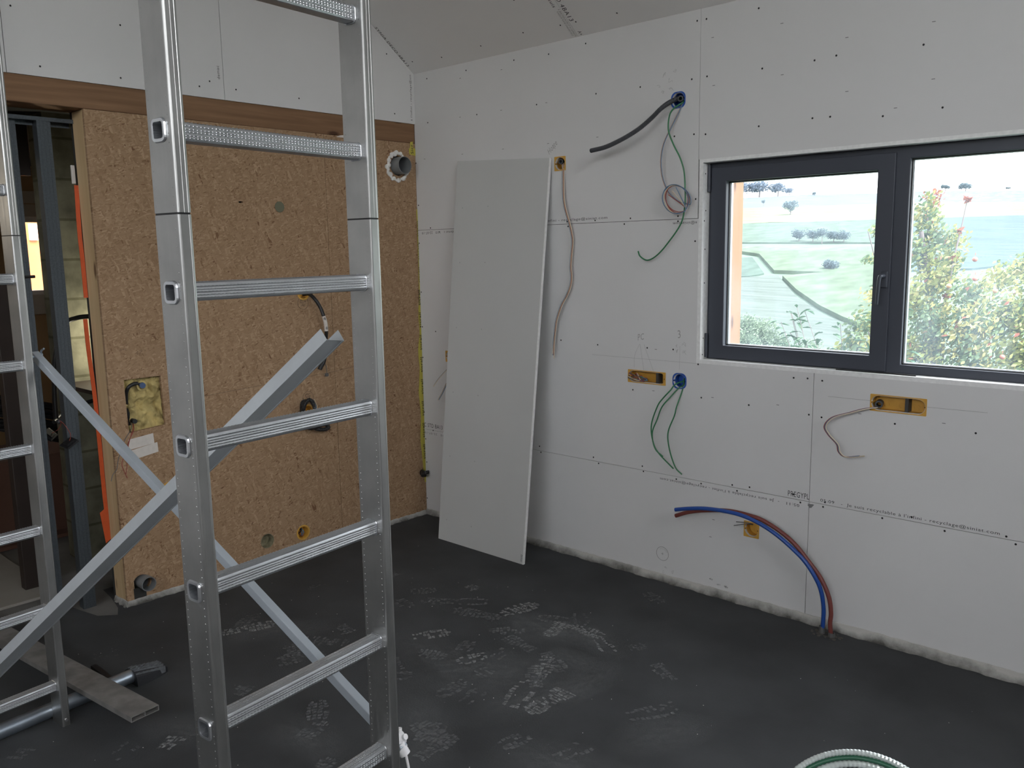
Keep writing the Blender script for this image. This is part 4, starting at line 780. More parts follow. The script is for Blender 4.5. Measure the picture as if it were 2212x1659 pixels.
# ---------------------------------------------------------------- leaning plasterboard sheet
Q = [Vector(q) for q in FL['board']]
n = (Q[1]-Q[0]).cross(Q[3]-Q[0]).normalized()
if n.y < 0: n = -n
mb = MB(); mb.add([tuple(q) for q in Q]+[tuple(q+n*.0125+Vector((0, 0, 0))) for q in Q], [(0,1,2,3), (7,6,5,4), (0,1,5,4), (1,2,6,5), (2,3,7,6), (3,0,4,7)])
for v in range(len(mb.v)): mb.v[v] = (mb.v[v][0], mb.v[v][1], max(0.0, mb.v[v][2]))
sheet = tag(mb.build('plasterboard_sheet', M['board2']), 'tall narrow loose plasterboard sheet leaning against the window wall', 'board')
mb = MB(); e0 = Q[1]; e1 = Q[2]; dx = Vector((.0035, 0, 0))
mb.add([tuple(e0-dx-n*.0004), tuple(e0+n*.0129+Vector((.0006,0,0))), tuple(e1+n*.0129+Vector((.0006,0,0))), tuple(e1-dx-n*.0004), tuple(e0+Vector((.0006,0,0))-n*.0004), tuple(e1+Vector((.0006,0,0))-n*.0004)], [(0,4,5,3), (4,1,2,5)])
mb.build('sheet_edge', M['core'], sheet)
up = (Q[0]-Q[3]).normalized(); rt = (Q[2]-Q[3]).normalized()
def bq(u, v): return Q[3] + rt*u + up*v
for u in (.06, .255):
    for v in (.12, .48, .84, 1.20, 1.56, 1.86):
        mb = MB(); c0 = bq(u, v); mb.add([tuple(c0-rt*.0015-up*.003-n*.0004), tuple(c0+rt*.0015-up*.003-n*.0004), tuple(c0+rt*.0015+up*.003-n*.0004), tuple(c0-rt*.0015+up*.003-n*.0004)], [(0,1,2,3)]); mb.build('printed_tick', M['inkgrey'], sheet)
text('demac', bq(.625, .05), bq(.625, .012), .014, -n, M['ink'], sheet, t=.0006)

# ---------------------------------------------------------------- ladders
RS = .28; RZ = .143; SW = .0375; ST = .027
def rung_profile():
    # rounded square with fine ribs on the faces
    pts = []; w = .0165; h = .0165; c = .004
    def side(p, q, ribs):
        P, Qv = Vector(p), Vector(q); nn = Vector((Qv.y-P.y, -(Qv.x-P.x))).normalized()
        out = []
        for i in range(ribs*2+1):
            t = i/(ribs*2); a = P.lerp(Qv, t); out.append(tuple(a + nn*(.0007 if i % 2 else 0)))
        return out
    pts += side((-w+c, -h), (w-c, -h), 4) + [(w-c*.3, -h+c*.3)]
    pts += side((w, -h+c), (w, h-c), 5) + [(w-c*.3, h-c*.3)]
    pts += side((w-c, h), (-w+c, h), 4) + [(-w+c*.3, h-c*.3)]
    pts += side((-w, h-c), (-w, -h+c), 5) + [(-w+c*.3, -h+c*.3)]
    return pts
def stile_mesh(u0, z0, z1, holes, groove=False):
    """hollow rectangular stile standing in z; webs at u0 and u0+ST, holes where the rungs pass"""
    mb = MB(); c = .004; u1 = u0+ST; zs = [z0]
    for h in holes:
        if z0 < h < z1: zs += [h-.0145, h+.0145]
    zs.append(z1)
    hv = .0145
    for uu in (u0, u1):
        mb.quad((-SW+c, uu, z0), (-hv, uu, z0), (-hv, uu, z1), (-SW+c, uu, z1)); mb.quad((hv, uu, z0), (SW-c, uu, z0), (SW-c, uu, z1), (hv, uu, z1))
        for a, b_ in zip(zs[::2], zs[1::2]): mb.quad((-hv, uu, a), (hv, uu, a), (hv, uu, b_), (-hv, uu, b_))
    for s in (-1, 1):     # rounded corners, rib and flange
        prof = [(s*(SW-c), u0)]+[(s*(SW-c+c*math.sin(math.radians(a))), u0+c-c*math.cos(math.radians(a))) for a in (30, 60, 90)]
        prof += [(s*SW, u0+.0065), (s*(SW-.0009), u0+.0072)]
        if groove: prof += [(s*(SW-.0009), u0+.0128), (s*(SW-.0002), u0+.0135), (s*(SW-.0009), u0+.0142)]
        prof += [(s*(SW-.0009), u1-.0062), (s*SW, u1-.0055)]
        prof += [(s*(SW-c+c*math.cos(math.radians(a))), u1-c+c*math.sin(math.radians(a))) for a in (0, 30, 60, 90)]
        mb.loft([[(p[0], p[1], z0) for p in prof], [(p[0], p[1], z1) for p in prof]], False, False)
    for zz in (z0, z1): mb.quad((-SW, u0+.001, zz), (SW, u0+.001, zz), (SW, u1-.001, zz), (-SW, u1-.001, zz))
    # rows of pressed dots on both webs
    z = z0+.012
    while z < z1-.008:
        for v in (-.0285, .0265):
            for uu, d in ((u0, -.0007), (u1, .0007)):
                r = .0019
                mb.add([(v-r, uu, z), (v, uu, z-r), (v+r, uu, z), (v, uu, z+r), (v, uu+d, z)], [(0,1,4), (1,2,4), (2,3,4), (3,0,4)])
        z += .0152
    return mb
def build_ladder(name, origin, rz, label, nr=11, top=3.17):
    t = tag(empty(name, origin, rz), label, 'ladder')
    zj = 1.679; holes = [RZ+RS*k for k in range(nr)]
    for u0 in (0, .457):
        stile_mesh(u0, 0.0, zj, holes).build('stile', M['alu_worn'], t, weld=True)
        o = stile_mesh(u0, zj+.0035, top, holes, True).build('upper_stile', M['alu_worn'], t, weld=True)
        j = MB(); j.box(-SW+.002, SW-.002, u0+.002, u0+ST-.002, zj-.001, zj+.0045); j.build('joint_gap', M['black'], o)
    prof = rung_profile(); first = None; firstc = None
    for k in range(nr):
        zc_ = RZ+RS*k
        if first is None:
            mb = MB(); U = (-.0035, .4875)
            outer = [[(p[0], u, p[1]) for p in prof] for u in U]; inner = [[(p[0]*.84, u, p[1]*.84) for p in prof] for u in U]
            mb.loft([inner[0], outer[0], outer[1], inner[1], inner[0]], True, False)
            # pressed dashes of the tread pattern
            u = .034
            while u < .452:
                for q in (-.0105, -.0065, .0005, .0045, .0105):
                    for (vx, vz, nx, nz) in ((.0172, q, 1, 0), (q, .0172, 0, 1), (-.0172, q, -1, 0)):
                        a = .0026; bw = .0009; e = .0008
                        if nx: mb.add([(vx, u-a, vz-bw), (vx, u+a, vz-bw), (vx, u+a, vz+bw), (vx, u-a, vz+bw), (vx+nx*e, u-a*.5, vz), (vx+nx*e, u+a*.5, vz)], [(0,1,5,4), (1,2,5), (2,3,4,5), (3,0,4)])
                        else: mb.add([(vx-bw, u-a, vz), (vx+bw, u-a, vz), (vx+bw, u+a, vz), (vx-bw, u+a, vz), (vx, u-a*.5, vz+e), (vx, u+a*.5, vz+e)], [(0,1,4), (1,2,5,4), (2,3,5), (3,0,4,5)])
                u += .0078
            # swaged collars where the rung meets the webs
            rmb = mb
            for uu, s in ((-.0005, -1), (.0275, 1), (.4565, -1), (.4845, 1)):
                A_ = rrect(0, 0, .0352, .0352, .009, 5); B_ = rrect(0, 0, .0425, .0425, .012, 5); C_ = rrect(0, 0, .039, .039, .010, 5); D_ = rrect(0, 0, .030, .030, .007, 5)
                d = .0032 if abs(uu-.47) > .4 or uu > .47 else .0016
                if uu in (.0275, .4565): d = .0012; B_ = rrect(0, 0, .0385, .0385, .010, 5); C_ = rrect(0, 0, .0368, .0368, .009, 5)
                mb.loft([[(p[0], uu, p[1]) for p in B_], [(p[0], uu+s*d, p[1]) for p in C_], [(p[0], uu+s*d, p[1]) for p in (A_ if d < .003 else D_)], [(p[0], uu-s*.004, p[1]) for p in (A_ if d < .003 else D_)]], True, False)
            first = rmb.build('rung', M['alu_rung'], t)
            first.location = (0, 0, zc_)
        else:
            o = first.copy(); COL.objects.link(o); o.parent = t; o.location = (0, 0, zc_)
    return t
LR = math.atan2(.1006, .995)
front = build_ladder('ladder', (2.403, -2.700, 0), LR, 'nearer aluminium ladder standing upright in front of the strand board wall')
rear = build_ladder('ladder', (.874, -2.922, 0), LR, 'farther aluminium ladder at the left edge, in front of the doorway')
# rear ladder stabiliser bar with ribbed rubber foot
mb = MB(); AX = -.058
mb.cyl((AX, -.40, .031), (0, 1, 0), .026, 1.19, 20)
bar_ = mb.build('stabiliser_bar', M['steel'], rear, smooth=True)
mb = MB(); prof = []
for k in range(9):
    t = k/8; w = .047*(1-.45*t*t*t); h = .050*(1-.55*t)+.006
    prof.append([(AX-w, .76+.135*t, 0), (AX-w*.95, .76+.135*t, h*.7), (AX-w*.45, .76+.135*t, h), (AX+w*.45, .76+.135*t, h), (AX+w*.95, .76+.135*t, h*.7), (AX+w, .76+.135*t, 0)])
mb.loft(prof, True, True)
ft = mb.build('rubber_foot', M['rubber'], bar_)
mb = MB()
for k in range(6):
    v = AX+.034-.0135*k
    for j in range(7):
        t0, t1 = j/8+.02, (j+1)/8+.02
        h0, h1 = .050*(1-.55*t0)+.006, .050*(1-.55*t1)+.006
        q = 1-min(1, abs((v-AX)/.042))**3
        mb.box(v-.0028, v+.0028, .76+.135*t0, .76+.135*t1, max(.001, h1*q*.5), h0*(.55+.45*q)+.006)
mb.cyl((AX, .815, .045), (0, 0, 1), .005, .008, 10)
mb.build('foot_rib', M['rib'], bar_)
for v0 in (.0, .457):
    mb = MB(); mb.cyl((SW-.001, v0+.0135, .022), (1,0,0), .005, .004, 10); mb.build('bolt', M['alu'], rear)
# wing bolt, pins on the rear ladder's far stile
mb = MB(); mb.tube([(-.01, .50, 1.285), (-.01, .535, 1.290)], .006, 8); mb.tube([(-.022, .53, 1.268), (-.012, .532, 1.290), (-.004, .53, 1.304), (.016, .53, 1.312)], .0035, 6)
mb.build('wing_bolt', M['steel'], rear, smooth=True)
mb = MB(); mb.cyl((-.01, .484, 1.548), (.1, 1, .02), .005, .05, 8); mb.build('locking_pin', M['black'], rear)
mb = MB(); mb.cyl((.0, .484, 2.175), (0, 1, 0), .011, .022, 12); mb.build('locking_pin', M['steel'], front, smooth=True)

# diagonal brace bolted between the two ladders
def beam_between(mb, p, q, w, h, roll=0.0, b=.002):
    p, q = Vector(p), Vector(q); d = q-p; L = d.length; z = d.normalized(); x = Vector((0, 0, 1)).cross(z).normalized(); y = z.cross(x)
    mb.M = Matrix((( x.x, y.x, z.x, p.x), (x.y, y.y, z.y, p.y), (x.z, y.z, z.z, p.z), (0, 0, 0, 1)))
    mb.bbox(-w/2, w/2, -h/2, h/2, 0, L, b); mb.M = Matrix.Identity(4)
mb = MB(); beam_between(mb, (.800, -2.412, 1.292), (2.355, -2.178, .393), .024, .026)
brace = tag(mb.build('brace_tube', M['paint_alu']), 'square grey brace tube running down from the farther ladder to the nearer one', 'brace')
mb = MB(); mb.cyl((2.33, -2.20, .405), (0, 1, 0), .012, .05, 16)
mb2 = MB(); c0 = Vector((2.336, -2.184, .412))
mb2.cyl(c0, (.1, 1, .1), .017, .022, 16)
for k in range(5):
    a = math.radians(72*k+100); e = c0+Vector((0, .012, 0)); mb2.tube([tuple(e), tuple(e+Vector((.024*math.cos(a), .004, .026*math.sin(a))))], .0075, 10, smooth=False)
mb2.build('star_knob', M['white'], brace, smooth=True)
mb2 = MB(); mb2.cyl((2.345, -2.180, .405), (.5, .3, -1), .014, .030, 14); mb2.build('clamp_body', M['white'], brace, smooth=True)
mb2 = MB(); mb2.tube([(2.358, -2.172, .385), (2.375, -2.168, .30), (2.392, -2.16, .20), (2.41, -2.15, .10), (2.41, -2.10, .012), (2.38, -2.02, .004)], .0035, 8); mb2.build('cord', M['white'], brace, smooth=True)

# loose galvanised channel propped through both ladders
T0 = Vector((2.2697, -2.2816, 1.4144)); wv = Vector((-.0131, .0582, -.00765)); fv = Vector((-.0194, -.00395, .0242)); ax = Vector((1.661, .561, 1.424)).normalized()
fv = (fv - wv*fv.dot(wv)/wv.length_squared); fv -= ax*fv.dot(ax)
Lc = T0.z/ax.z - .002
mb = MB(); th = .0014; wn = wv.normalized(); fn = fv.normalized()
def cs(o): # U section
    A_, B_ = o, o+wv
    return [A_+fv, A_, B_, B_+fv, B_+fv-wn*th, B_-wn*th+fn*th, A_+wn*th+fn*th, A_+fv+wn*th]
r0 = [tuple(v) for v in cs(T0)]; r1 = [tuple(v) for v in cs(T0-ax*Lc)]
mb.loft([r0, r1], True, True)
# pressed rib along the web
for s in (.86,):
    o = T0+wv*s-fn*.0006
    mb.loft([[tuple(o), tuple(o+wn*.0018), tuple(o+wn*.0009-fn*.0012)], [tuple(v-ax*Lc) for v in (o, o+wn*.0018, o+wn*.0009-fn*.0012)]], True, True)
chan = tag(mb.build('metal_channel', M['alu_chan']), 'long bright metal channel propped diagonally behind the near ladder, open end up', 'channel')

# ---------------------------------------------------------------- things lying on the screed
# hollow two-chamber straightedge across the stabiliser bar
mb = MB(); wE = .100; hE = .019; wt = .0022; Ls = 1.45
out = [(-wE/2, 0), (wE/2, 0), (wE/2, hE), (-wE/2, hE)]
h1 = [(-wE/2+wt, wt), (-wt/2, wt), (-wt/2, hE-wt), (-wE/2+wt, hE-wt)]; h2 = [(wt/2, wt), (wE/2-wt, wt), (wE/2-wt, hE-wt), (wt/2, hE-wt)]
panel(None, out, [h1, h2], Ls, ((0, 0, 0), (0, 1, 0), (0, 0, 1), (1, 0, 0)), None, mb=mb)
se = tag(mb.build('straightedge', M['alu_dirty'], weld=True), 'dirty hollow metal straightedge lying across the ladder foot bar', 'tool')
se.location = (1.135, -2.292, .0685); se.rotation_euler = (0, math.radians(-1.2), math.radians(5.2))
mb = MB(); mb.box(.50, .66, -2.226, -2.206, 0.0, .014); o = tag(mb.build('black_stick', M['black']), 'short black stick on the floor just behind the straightedge', 'stick')
# footprints of pale dust
def sole_half(t, heel=False):
    # half width of a boot sole along its length
    return .5*(.62+.38*math.sin(PI*min(1, max(0, (t-.32)/.68)))**.7 if t > .42 else .64+.10*math.cos(PI*(t-.1)/.5))*(1 if .04 < t < .96 else .6)
def print_mesh(a, b_, seed, pat):
    rnd = random.Random(seed); A_ = Vector((a[0], a[1], 0)); B_ = Vector((b_[0], b_[1], 0)); d = (B_-A_); L = d.length; d.normalize(); s = Vector((-d.y, d.x, 0))
    W = max(.075, min(.105, L*.36)); mb = MB(); rows = max(5, int(L/(.018 if pat else .015))); cols = 4 if pat else 3
    miss = rnd.uniform(.05, .3); lo = rnd.choice([0, 0, .25, .4]); hi = rnd.choice([1, 1, .8, .6]) if lo == 0 else 1
    for i in range(rows):
        t0 = (i+.12)/rows; t1 = (i+.88)/rows; tm = (t0+t1)/2
        if tm < lo or tm > hi: continue
        hw = sole_half(tm)*W
        for j in range(cols):
            if rnd.random() < miss: continue
            if pat == 2 and j in (1, 2) and rnd.random() < .8: continue
            c0 = -hw+2*hw*(j+.08)/cols; c1 = -hw+2*hw*(j+.92)/cols; sk = .012*(1-abs(c0+c1)/(2*hw)) if pat == 1 else .006*math.sin(j*3)
            P = [A_+d*(t0*L+sk)+s*c0, A_+d*(t0*L+sk*.6)+s*c1, A_+d*(t1*L+sk*.6)+s*c1, A_+d*(t1*L+sk)+s*c0]
            P = [p+Vector((rnd.uniform(-.003, .003), rnd.uniform(-.003, .003), .0008)) for p in P]
            mb.poly([tuple(p) for p in P])
    return mb
strong = {0, 2, 3, 4, 5, 7, 9, 10, 11, 18, 17}
for i, (a, b_) in enumerate(FL['prints']):
    mb = print_mesh(a, b_, i*13+5, (1, 2, 0)[i % 3])
    if mb.v: mb.build('dust_footprint', M['dust' if i in strong else 'dust2'], floor)
def soft_dust():
    m = dust_mat('soft_dust', (.26, .27, .275), .34, 5, thr=(.36, .72)); nt = m.node_tree; b = nt.nodes['Principled BSDF']
    tc = nt.nodes.new('ShaderNodeTexCoord'); ln = nt.nodes.new('ShaderNodeVectorMath'); ln.operation = 'LENGTH'; nt.links.new(tc.outputs['Object'], ln.inputs[0])
    mr = nt.nodes.new('ShaderNodeMapRange'); mr.inputs[1].default_value = 1.0; mr.inputs[2].default_value = .25; nt.links.new(ln.outputs['Value'], mr.inputs[0])
    mu = nt.nodes.new('ShaderNodeMath'); mu.operation = 'MULTIPLY'; old = b.inputs['Alpha'].links[0].from_socket
    nt.links.new(old, mu.inputs[0]); nt.links.new(mr.outputs[0], mu.inputs[1]); nt.links.new(mu.outputs[0], b.inputs['Alpha']); return m
M['soft_dust'] = soft_dust()
mb = MB(); mb.poly([(math.cos(2*PI*k/24), math.sin(2*PI*k/24), 0) for k in range(24)]); sm0 = mb.build('dust_smear', M['soft_dust'], floor)
for i, (x, y, a, b_, rz) in enumerate(((1.62, -.78, .28, .16, .3), (1.85, -.74, .22, .12, -.2), (1.70, -1.22, .34, .20, .8), (1.97, -1.25, .30, .14, 1.3), (1.40, -1.25, .26, .15, .2), (2.05, -1.02, .20, .10, 1.6), (1.80, -1.65, .30, .14, 2.6), (2.45, -1.15, .22, .12, 1.2), (.75, -1.55, .25, .12, .9), (1.2, -2.2, .20, .10, .3), (1.55, -1.95, .24, .12, .1), (2.28, -1.5, .26, .13, .4), (1.90, -.92, .16, .09, 0))):
    o = sm0 if i == 0 else sm0.copy()
    if i: COL.objects.link(o); o.parent = floor
    o.location = (x, y, .0004+.00001*i); o.scale = (a, b_, 1); o.rotation_euler = (0, 0, rz)
rnd = random.Random(3)
for i in range(34):     # fainter overlapping prints around the trodden patch
    x, y = rnd.gauss(1.75, .35), rnd.gauss(-1.15, .35)
    if i > 20: x, y = rnd.uniform(.4, 2.9), rnd.uniform(-2.3, -.5)
    if x < .1 or y > -.1: continue
    a = rnd.uniform(0, 2*PI); l = rnd.uniform(.12, .26)
    mb = print_mesh((x, y), (x+l*math.cos(a), y+l*math.sin(a)), 100+i, rnd.choice((0, 1, 2)))
    if mb.v: mb.build('dust_footprint', M['dust2'], floor)
mb = MB()
for i in range(170):
    x, y = rnd.uniform(.2, 3.2), rnd.uniform(-2.6, -.32); s = rnd.uniform(.0004, .0012)
    mb.box(x-s, x+s, y-s, y+s, -.0002, s)
tag(mb.build('floor_grit', M['trim']), 'pale grit scattered over the dark screed', 'debris', kind='stuff')
# coil of hoses standing at the near right
cc_ = Vector((3.263, -1.574, 0)); nrm = Vector((3.884-3.235, -3.418+1.60, .9)).normalized(); sx = Vector((0,0,1)).cross(nrm).normalized(); sy = nrm.cross(sx)
root = tag(empty('hose_coil', tuple(cc_)), 'coil of silvery corrugated and green hose at the bottom right', 'hose')
def ringpts(R, off_): 
    c = Vector((0, 0, .222)) + nrm*off_
    return [tuple(c+(sx*math.cos(a)+sy*math.sin(a))*R) for a in [2*PI*k/56 for k in range(57)]]
for nm, R, of, r, mm, rip in (('corrugated_hose', .215, 0, .0075, 'hosewhite', .0042), ('green_hose', .203, .001, .0055, 'green_hose', 0), ('corrugated_hose', .189, .002, .0085, 'hosewhite', .0050), ('black_hose', .174, .0, .010, 'black', .0042)):
    mb = MB(); mb.tube(ringpts(R, of), r, 10, ripple=rip, smooth=False); o = mb.build(nm, M[mm], root, smooth=not rip)


# ---------------------------------------------------------------- the unfinished room through the doorway
back = tag(empty('wall_storeroom', (0,0,0)), kind='structure')
panel('rear_wall', [(-5.5, -.2), (-.3, -.2), (-.3, 2.7), (-5.5, 2.7)], [[(-1.10, 1.325), (-.55, 1.325), (-.55, 1.93), (-1.10, 1.93)]], .25, ((-3.5, 0, 0), (0,1,0), (0,0,1), (1,0,0)), M['beige'], back)
mb = MB(); mb.box(-3.75, -.16, -.30, -.2, -.2, 2.7); mb.box(-3.75, -.16, -5.6, -5.5, -.2, 2.7); mb.build('side_wall', M['beige'], back)
mb = MB(); mb.box(-3.75, -.165, -5.6, -.2, 2.32, 2.5); tag(mb.build('ceiling_storeroom', M['cavity']), kind='structure')
mb = MB(); mb.box(-3.75, -.3005, -5.6, -.2, -.2, -.004); tag(mb.build('floor_storeroom', M['slab']), kind='structure')
mb = MB(); mb.box(-.95, -.75, -1.765, -.3, 0, 2.32); blk = mb.build('block_wall', M['block'], back)
mb = MB(); mb.box(-.16, -.145, -7, -3.25, 0, 2.3); mb.build('partition_back', M['beige'], back)
win2 = tag(empty('window_2', (0,0,0)), kind='structure')
mb = MB()
for a, b_, c_, d in ((-1.10, -1.055, 1.325, 1.93), (-.60, -.55, 1.325, 1.93), (-1.10, -.55, 1.325, 1.36), (-1.10, -.55, 1.89, 1.93)): mb.bbox(-3.56, -3.50, a, b_, c_, d, .004)
mb.build('window_frame', M['white'], win2)
mb = MB(); mb.bbox(-3.50, -3.485, -1.14, -.5, 1.17, 1.325, .003); mb.bbox(-3.50, -3.485, -1.14, -.5, 1.93, 2.03, .003); mb.bbox(-3.50, -3.488, -1.14, -.5, 2.035, 2.13, .003); mb.build('window_casing', M['trim'], win2)
mb = MB(); mb.quad((-3.53, -1.06, 1.35), (-3.53, -.59, 1.35), (-3.53, -.59, 1.90), (-3.53, -1.06, 1.90)); mb.build('glass_pane', M['glass'], win2)
mb = MB(); mb.box(-6.2, -6.0, -1.2, .02, -1, 3.2)
tag(mb.build('orange_facade', mat('orange_render', (.75, .22, .06), .8)), 'orange rendered facade outside, seen through the small far window', 'facade')
mb = MB(); mb.box(-6.0, -5.97, -.13, -.05, 1.80, 1.97); tag(mb.build('notice', M['white']), 'small white notice on the orange facade outside the far window', 'sign')
mb = MB(); mb.box(-6.15, -6.02, .025, .16, -1, 3.2); tag(mb.build('grey_post', M['pvc']), 'grey upright beside the orange facade outside the far window', 'post')
def metal_stud(y0, y1, x0, x1, z1, label):
    mb = MB(); t = .0015
    mb.box(x1-t, x1, y0, y1, 0, z1); mb.box(x0, x1-t, y0, y0+t, 0, z1); mb.box(x0, x1-t, y1-t, y1, 0, z1)
    for yy in (y0+.012, (y0+y1)/2, y1-.012): mb.box(x1, x1+.0012, yy-.0012, yy+.0012, 0, z1)
    return tag(mb.build('metal_stud', M['galv']), label, 'stud', 'galvanised studs in the doorway')
metal_stud(-2.012, -1.957, -.17, -.12, 2.20, 'galvanised stud in the doorway, nearer the timber jamb')
metal_stud(-2.135, -2.085, -.20, -.15, 2.20, 'galvanised stud in the doorway, right behind the farther ladder')
mb = MB(); mb.box(-.17, -.118, -2.6, YJ, 2.20, 2.2015); mb.box(-.17, -.1685, -2.6, YJ, 2.17, 2.2); mb.box(-.1195, -.118, -2.6, YJ, 2.185, 2.2)
tag(mb.build('metal_track', M['galv']), 'horizontal galvanised track under the beam at the doorway head', 'track')
mb = MB(); mb.box(-.9, -.86, -3.2, -1.8, 2.02, 2.32); tag(mb.build('door_header', M['brown']), 'dark header panel in the room beyond the doorway', 'panel')
mb = MB(); mb.bbox(-.62, -.56, -2.115, -2.040, 0, 1.52, .004); tag(mb.build('brown_post', M['brown']), 'dark brown post in the room beyond, left of the studs', 'post')
mb = MB(); mb.box(-1.9, -1.3, -2.05, -1.60, 0, .02); mb.box(-1.45, -1.40, -2.10, -1.45, 0, .48); mb.box(-1.9, -1.45, -2.1, -1.45, .44, .48)
tag(mb.build('cardboard_box', M['card']), 'brown cardboard box under black conduits in the room beyond', 'box')
rnd = random.Random(9)
mb = MB()
for k in range(26):
    y0, y1 = -2.15, -1.45; z0 = .70+.012*rnd.uniform(0, 18)-.0; xx = -1.25-rnd.uniform(0, .12)
    mb.tube([(xx, y0, z0+.06), (xx+.03, (y0*2+y1)/3, z0-.02+rnd.uniform(-.02, .02)), (xx, (y0+2*y1)/3, z0-.10+rnd.uniform(-.02, .02)), (xx-.04, y1, z0-.20)], .011, 8)
tag(mb.build('conduit_heap', M['black'], smooth=True), 'heap of black flexible conduits in the dark room beyond', 'conduit', kind='stuff')
for (x, y, z, s, a) in ((-.085, -2.018, .794, .030, .2), (-.22, -2.050, .820, .026, 1.0)):
    mb = MB(); mb.bbox(-s, s, -s, s, -.004, .004, .001); mb.box(-s*.6, s*.6, -s*.6, s*.6, .004, .012)
    o = mb.build('socket_insert', M['black']); o.location = (x, y, z); o.rotation_euler = (.5, a*.8, a)
    tag(o, ('right' if a < .5 else 'left')+' black socket insert dangling by its wires in the doorway', 'socket', 'socket inserts dangling in the doorway')
    mb = MB(); mb.tube([(0, 0, .004), (.01, .02, .04), (-.005, .025, .09), (0, .015, .12)], .0015, 6); w = mb.build('wire', M['wred'], o)
mb = MB(); mb.ring((-.20, -2.02, .875), (.1, 1, .25), .007, .011, .075, 12); tag(mb.build('conduit_stub', M['conduit'], smooth=True), 'short black conduit stub above the dangling sockets', 'conduit')
mb = MB(); mb.tube([(-.30, -1.795, 1.336), (-.30, -1.858, 1.331), (-.26, -1.93, 1.305), (-.24, -1.985, 1.18), (-.24, -2.005, 1.01), (-.24, -2.01, .885)], .011, 10)
tag(mb.build('black_hose', M['black'], smooth=True), 'black hose bending behind the galvanised stud in the doorway', 'hose')
mb = MB(); mb.tube([(-.40, -1.70, .93), (-.40, -1.86, .905), (-.36, -1.94, .88), (-.3, -2.0, .86)], .010, 10)
tag(mb.build('black_hose', M['black'], smooth=True), 'lower black hose crossing the lit block wall in the doorway', 'hose')
# orange strap down the jamb
for pts, lb in (([(-.131, -1.869, 1.924), (-.131, -1.874, 1.72), (-.131, -1.872, 1.60), (-.131, -1.872, 1.43)], 'upper piece of orange strap hanging down the timber jamb'),
                ([(-.131, -1.884, 1.335), (-.131, -1.882, 1.19), (-.131, -1.874, .99), (-.131, -1.872, .75), (-.131, -1.871, .50), (-.131, -1.866, .30)], 'lower piece of orange strap hanging down the timber jamb')):
    P = catmull([Vector(q) for q in pts], 8); mb = MB()
    mb.loft([[(p.x-.0015, p.y-.009, p.z) for p in P], [(p.x-.0015, p.y+.009, p.z) for p in P], [(p.x+.0015, p.y+.009, p.z) for p in P], [(p.x+.0015, p.y-.009, p.z) for p in P], [(p.x-.0015, p.y-.009, p.z) for p in P]], False, False)
    s = tag(mb.build('orange_strap', M['orange']), lb, 'strap', 'orange strap pieces on the jamb')
    if 'lower' in lb:
        mb = MB(); mb.add([(-.130, -1.900, .435), (-.130, -1.868, .455), (-.130, -1.862, .30), (-.130, -1.885, .285), (-.127, -1.900, .435), (-.127, -1.868, .455), (-.127, -1.862, .30), (-.127, -1.885, .285)], [(0,1,2,3), (4,5,6,7), (0,1,5,4), (1,2,6,5), (2,3,7,6), (3,0,4,7)]); mb.build('strap_tab', M['orange'], s)
mb = MB(); mb.bbox(-.142, -.131, -1.884, -1.868, 1.93, 2.01, .003); tag(mb.build('white_clip', M['trim']), 'small pale clip above the orange strap on the jamb', 'clip')
# pale board and slab patch on the storeroom floor
mb = MB(); mb.bbox(-1.25, -.42, -2.75, -2.02, -.004, .010, .002); tag(mb.build('floor_board', mat('dusty_board', (.30, .28, .25), .9, var=.15, vscale=5)), 'pale dusty board lying on the floor beyond the doorway', 'board')
mb = MB(); mb.poly([(-.30, -1.855, .0012), (-.16, -1.872, .0012), (-.02, -1.90, .0012), (.06, -1.935, .0012), (.0, -2.00, .0012), (-.14, -2.03, .0012), (-.35, -2.06, .0012), (-.5, -1.95, .0012)])
mb.build('concrete_patch', M['slab'], floor)
wl = bpy.data.lights.new('storeroom_lamp', 'POINT'); wl.energy = 10; wl.color = (1, .93, .72); wl.shadow_soft_size = .05
wlo = bpy.data.objects.new('storeroom_lamp', wl); COL.objects.link(wlo); wlo.location = (-.60, -1.50, 1.20)
wl2 = bpy.data.lights.new('storeroom_fill', 'POINT'); wl2.energy = 9; wl2.color = (1, .88, .7); wl2.shadow_soft_size = .06  # added fill light, out of view, brightens the beige wall beyond the doorway
wlo2 = bpy.data.objects.new('storeroom_fill', wl2); COL.objects.link(wlo2); wlo2.location = (-2.3, -3.9, 2.0)
mb = MB(); mb.bbox(-.74, -.30, -1.80, -1.0, .955, .975, .002); tag(mb.build('cutoff_shelf', M['brown']), 'dark shelf added under the lamp to cut off its light on the block wall', 'shelf')  # set under the lamp so its light stops sharply below

# ---------------------------------------------------------------- outdoors
hz, hb = E['hill']; hd = Vector((E['dir'][0], E['dir'][1], 0)); hs = Vector((hd.y, -hd.x, 0))
O3 = Vector((3.884, -3.418, 0))
def hill(d, s):
    zz = hz+hb*d if False else None
def hz_at(x, y): return hz + hb*(x*hd.x+y*hd.y)
mb = MB(); rows = [-1, 6, 20, 60, 100, 180, 260, 340, 408, 440, 600, 900]
grid = []
for r_ in rows:
    line = []
    for k in range(-12, 13):
        s_ = k*max(25, r_*.12); q = hd*r_+hs*s_
        d = q.x*hd.x+q.y*hd.y
        z = hz_at(q.x, q.y) if d < 408 else hz_at(hd.x*408, hd.y*408)-(d-408)*.05
        if d < 100: z = min(z, hz_at(hd.x*100, hd.y*100)+ (100-d)*.02) if d > 20 else -3.2
        line.append((q.x, q.y, z))
    grid.append(line)
mb.loft(grid, False, False)
m_base = mat('meadow', (.09, .13, .10), .95, var=.25, vscale=.03, spec=.1)
hillside = tag(mb.build('ground', m_base, smooth=False), kind='structure')
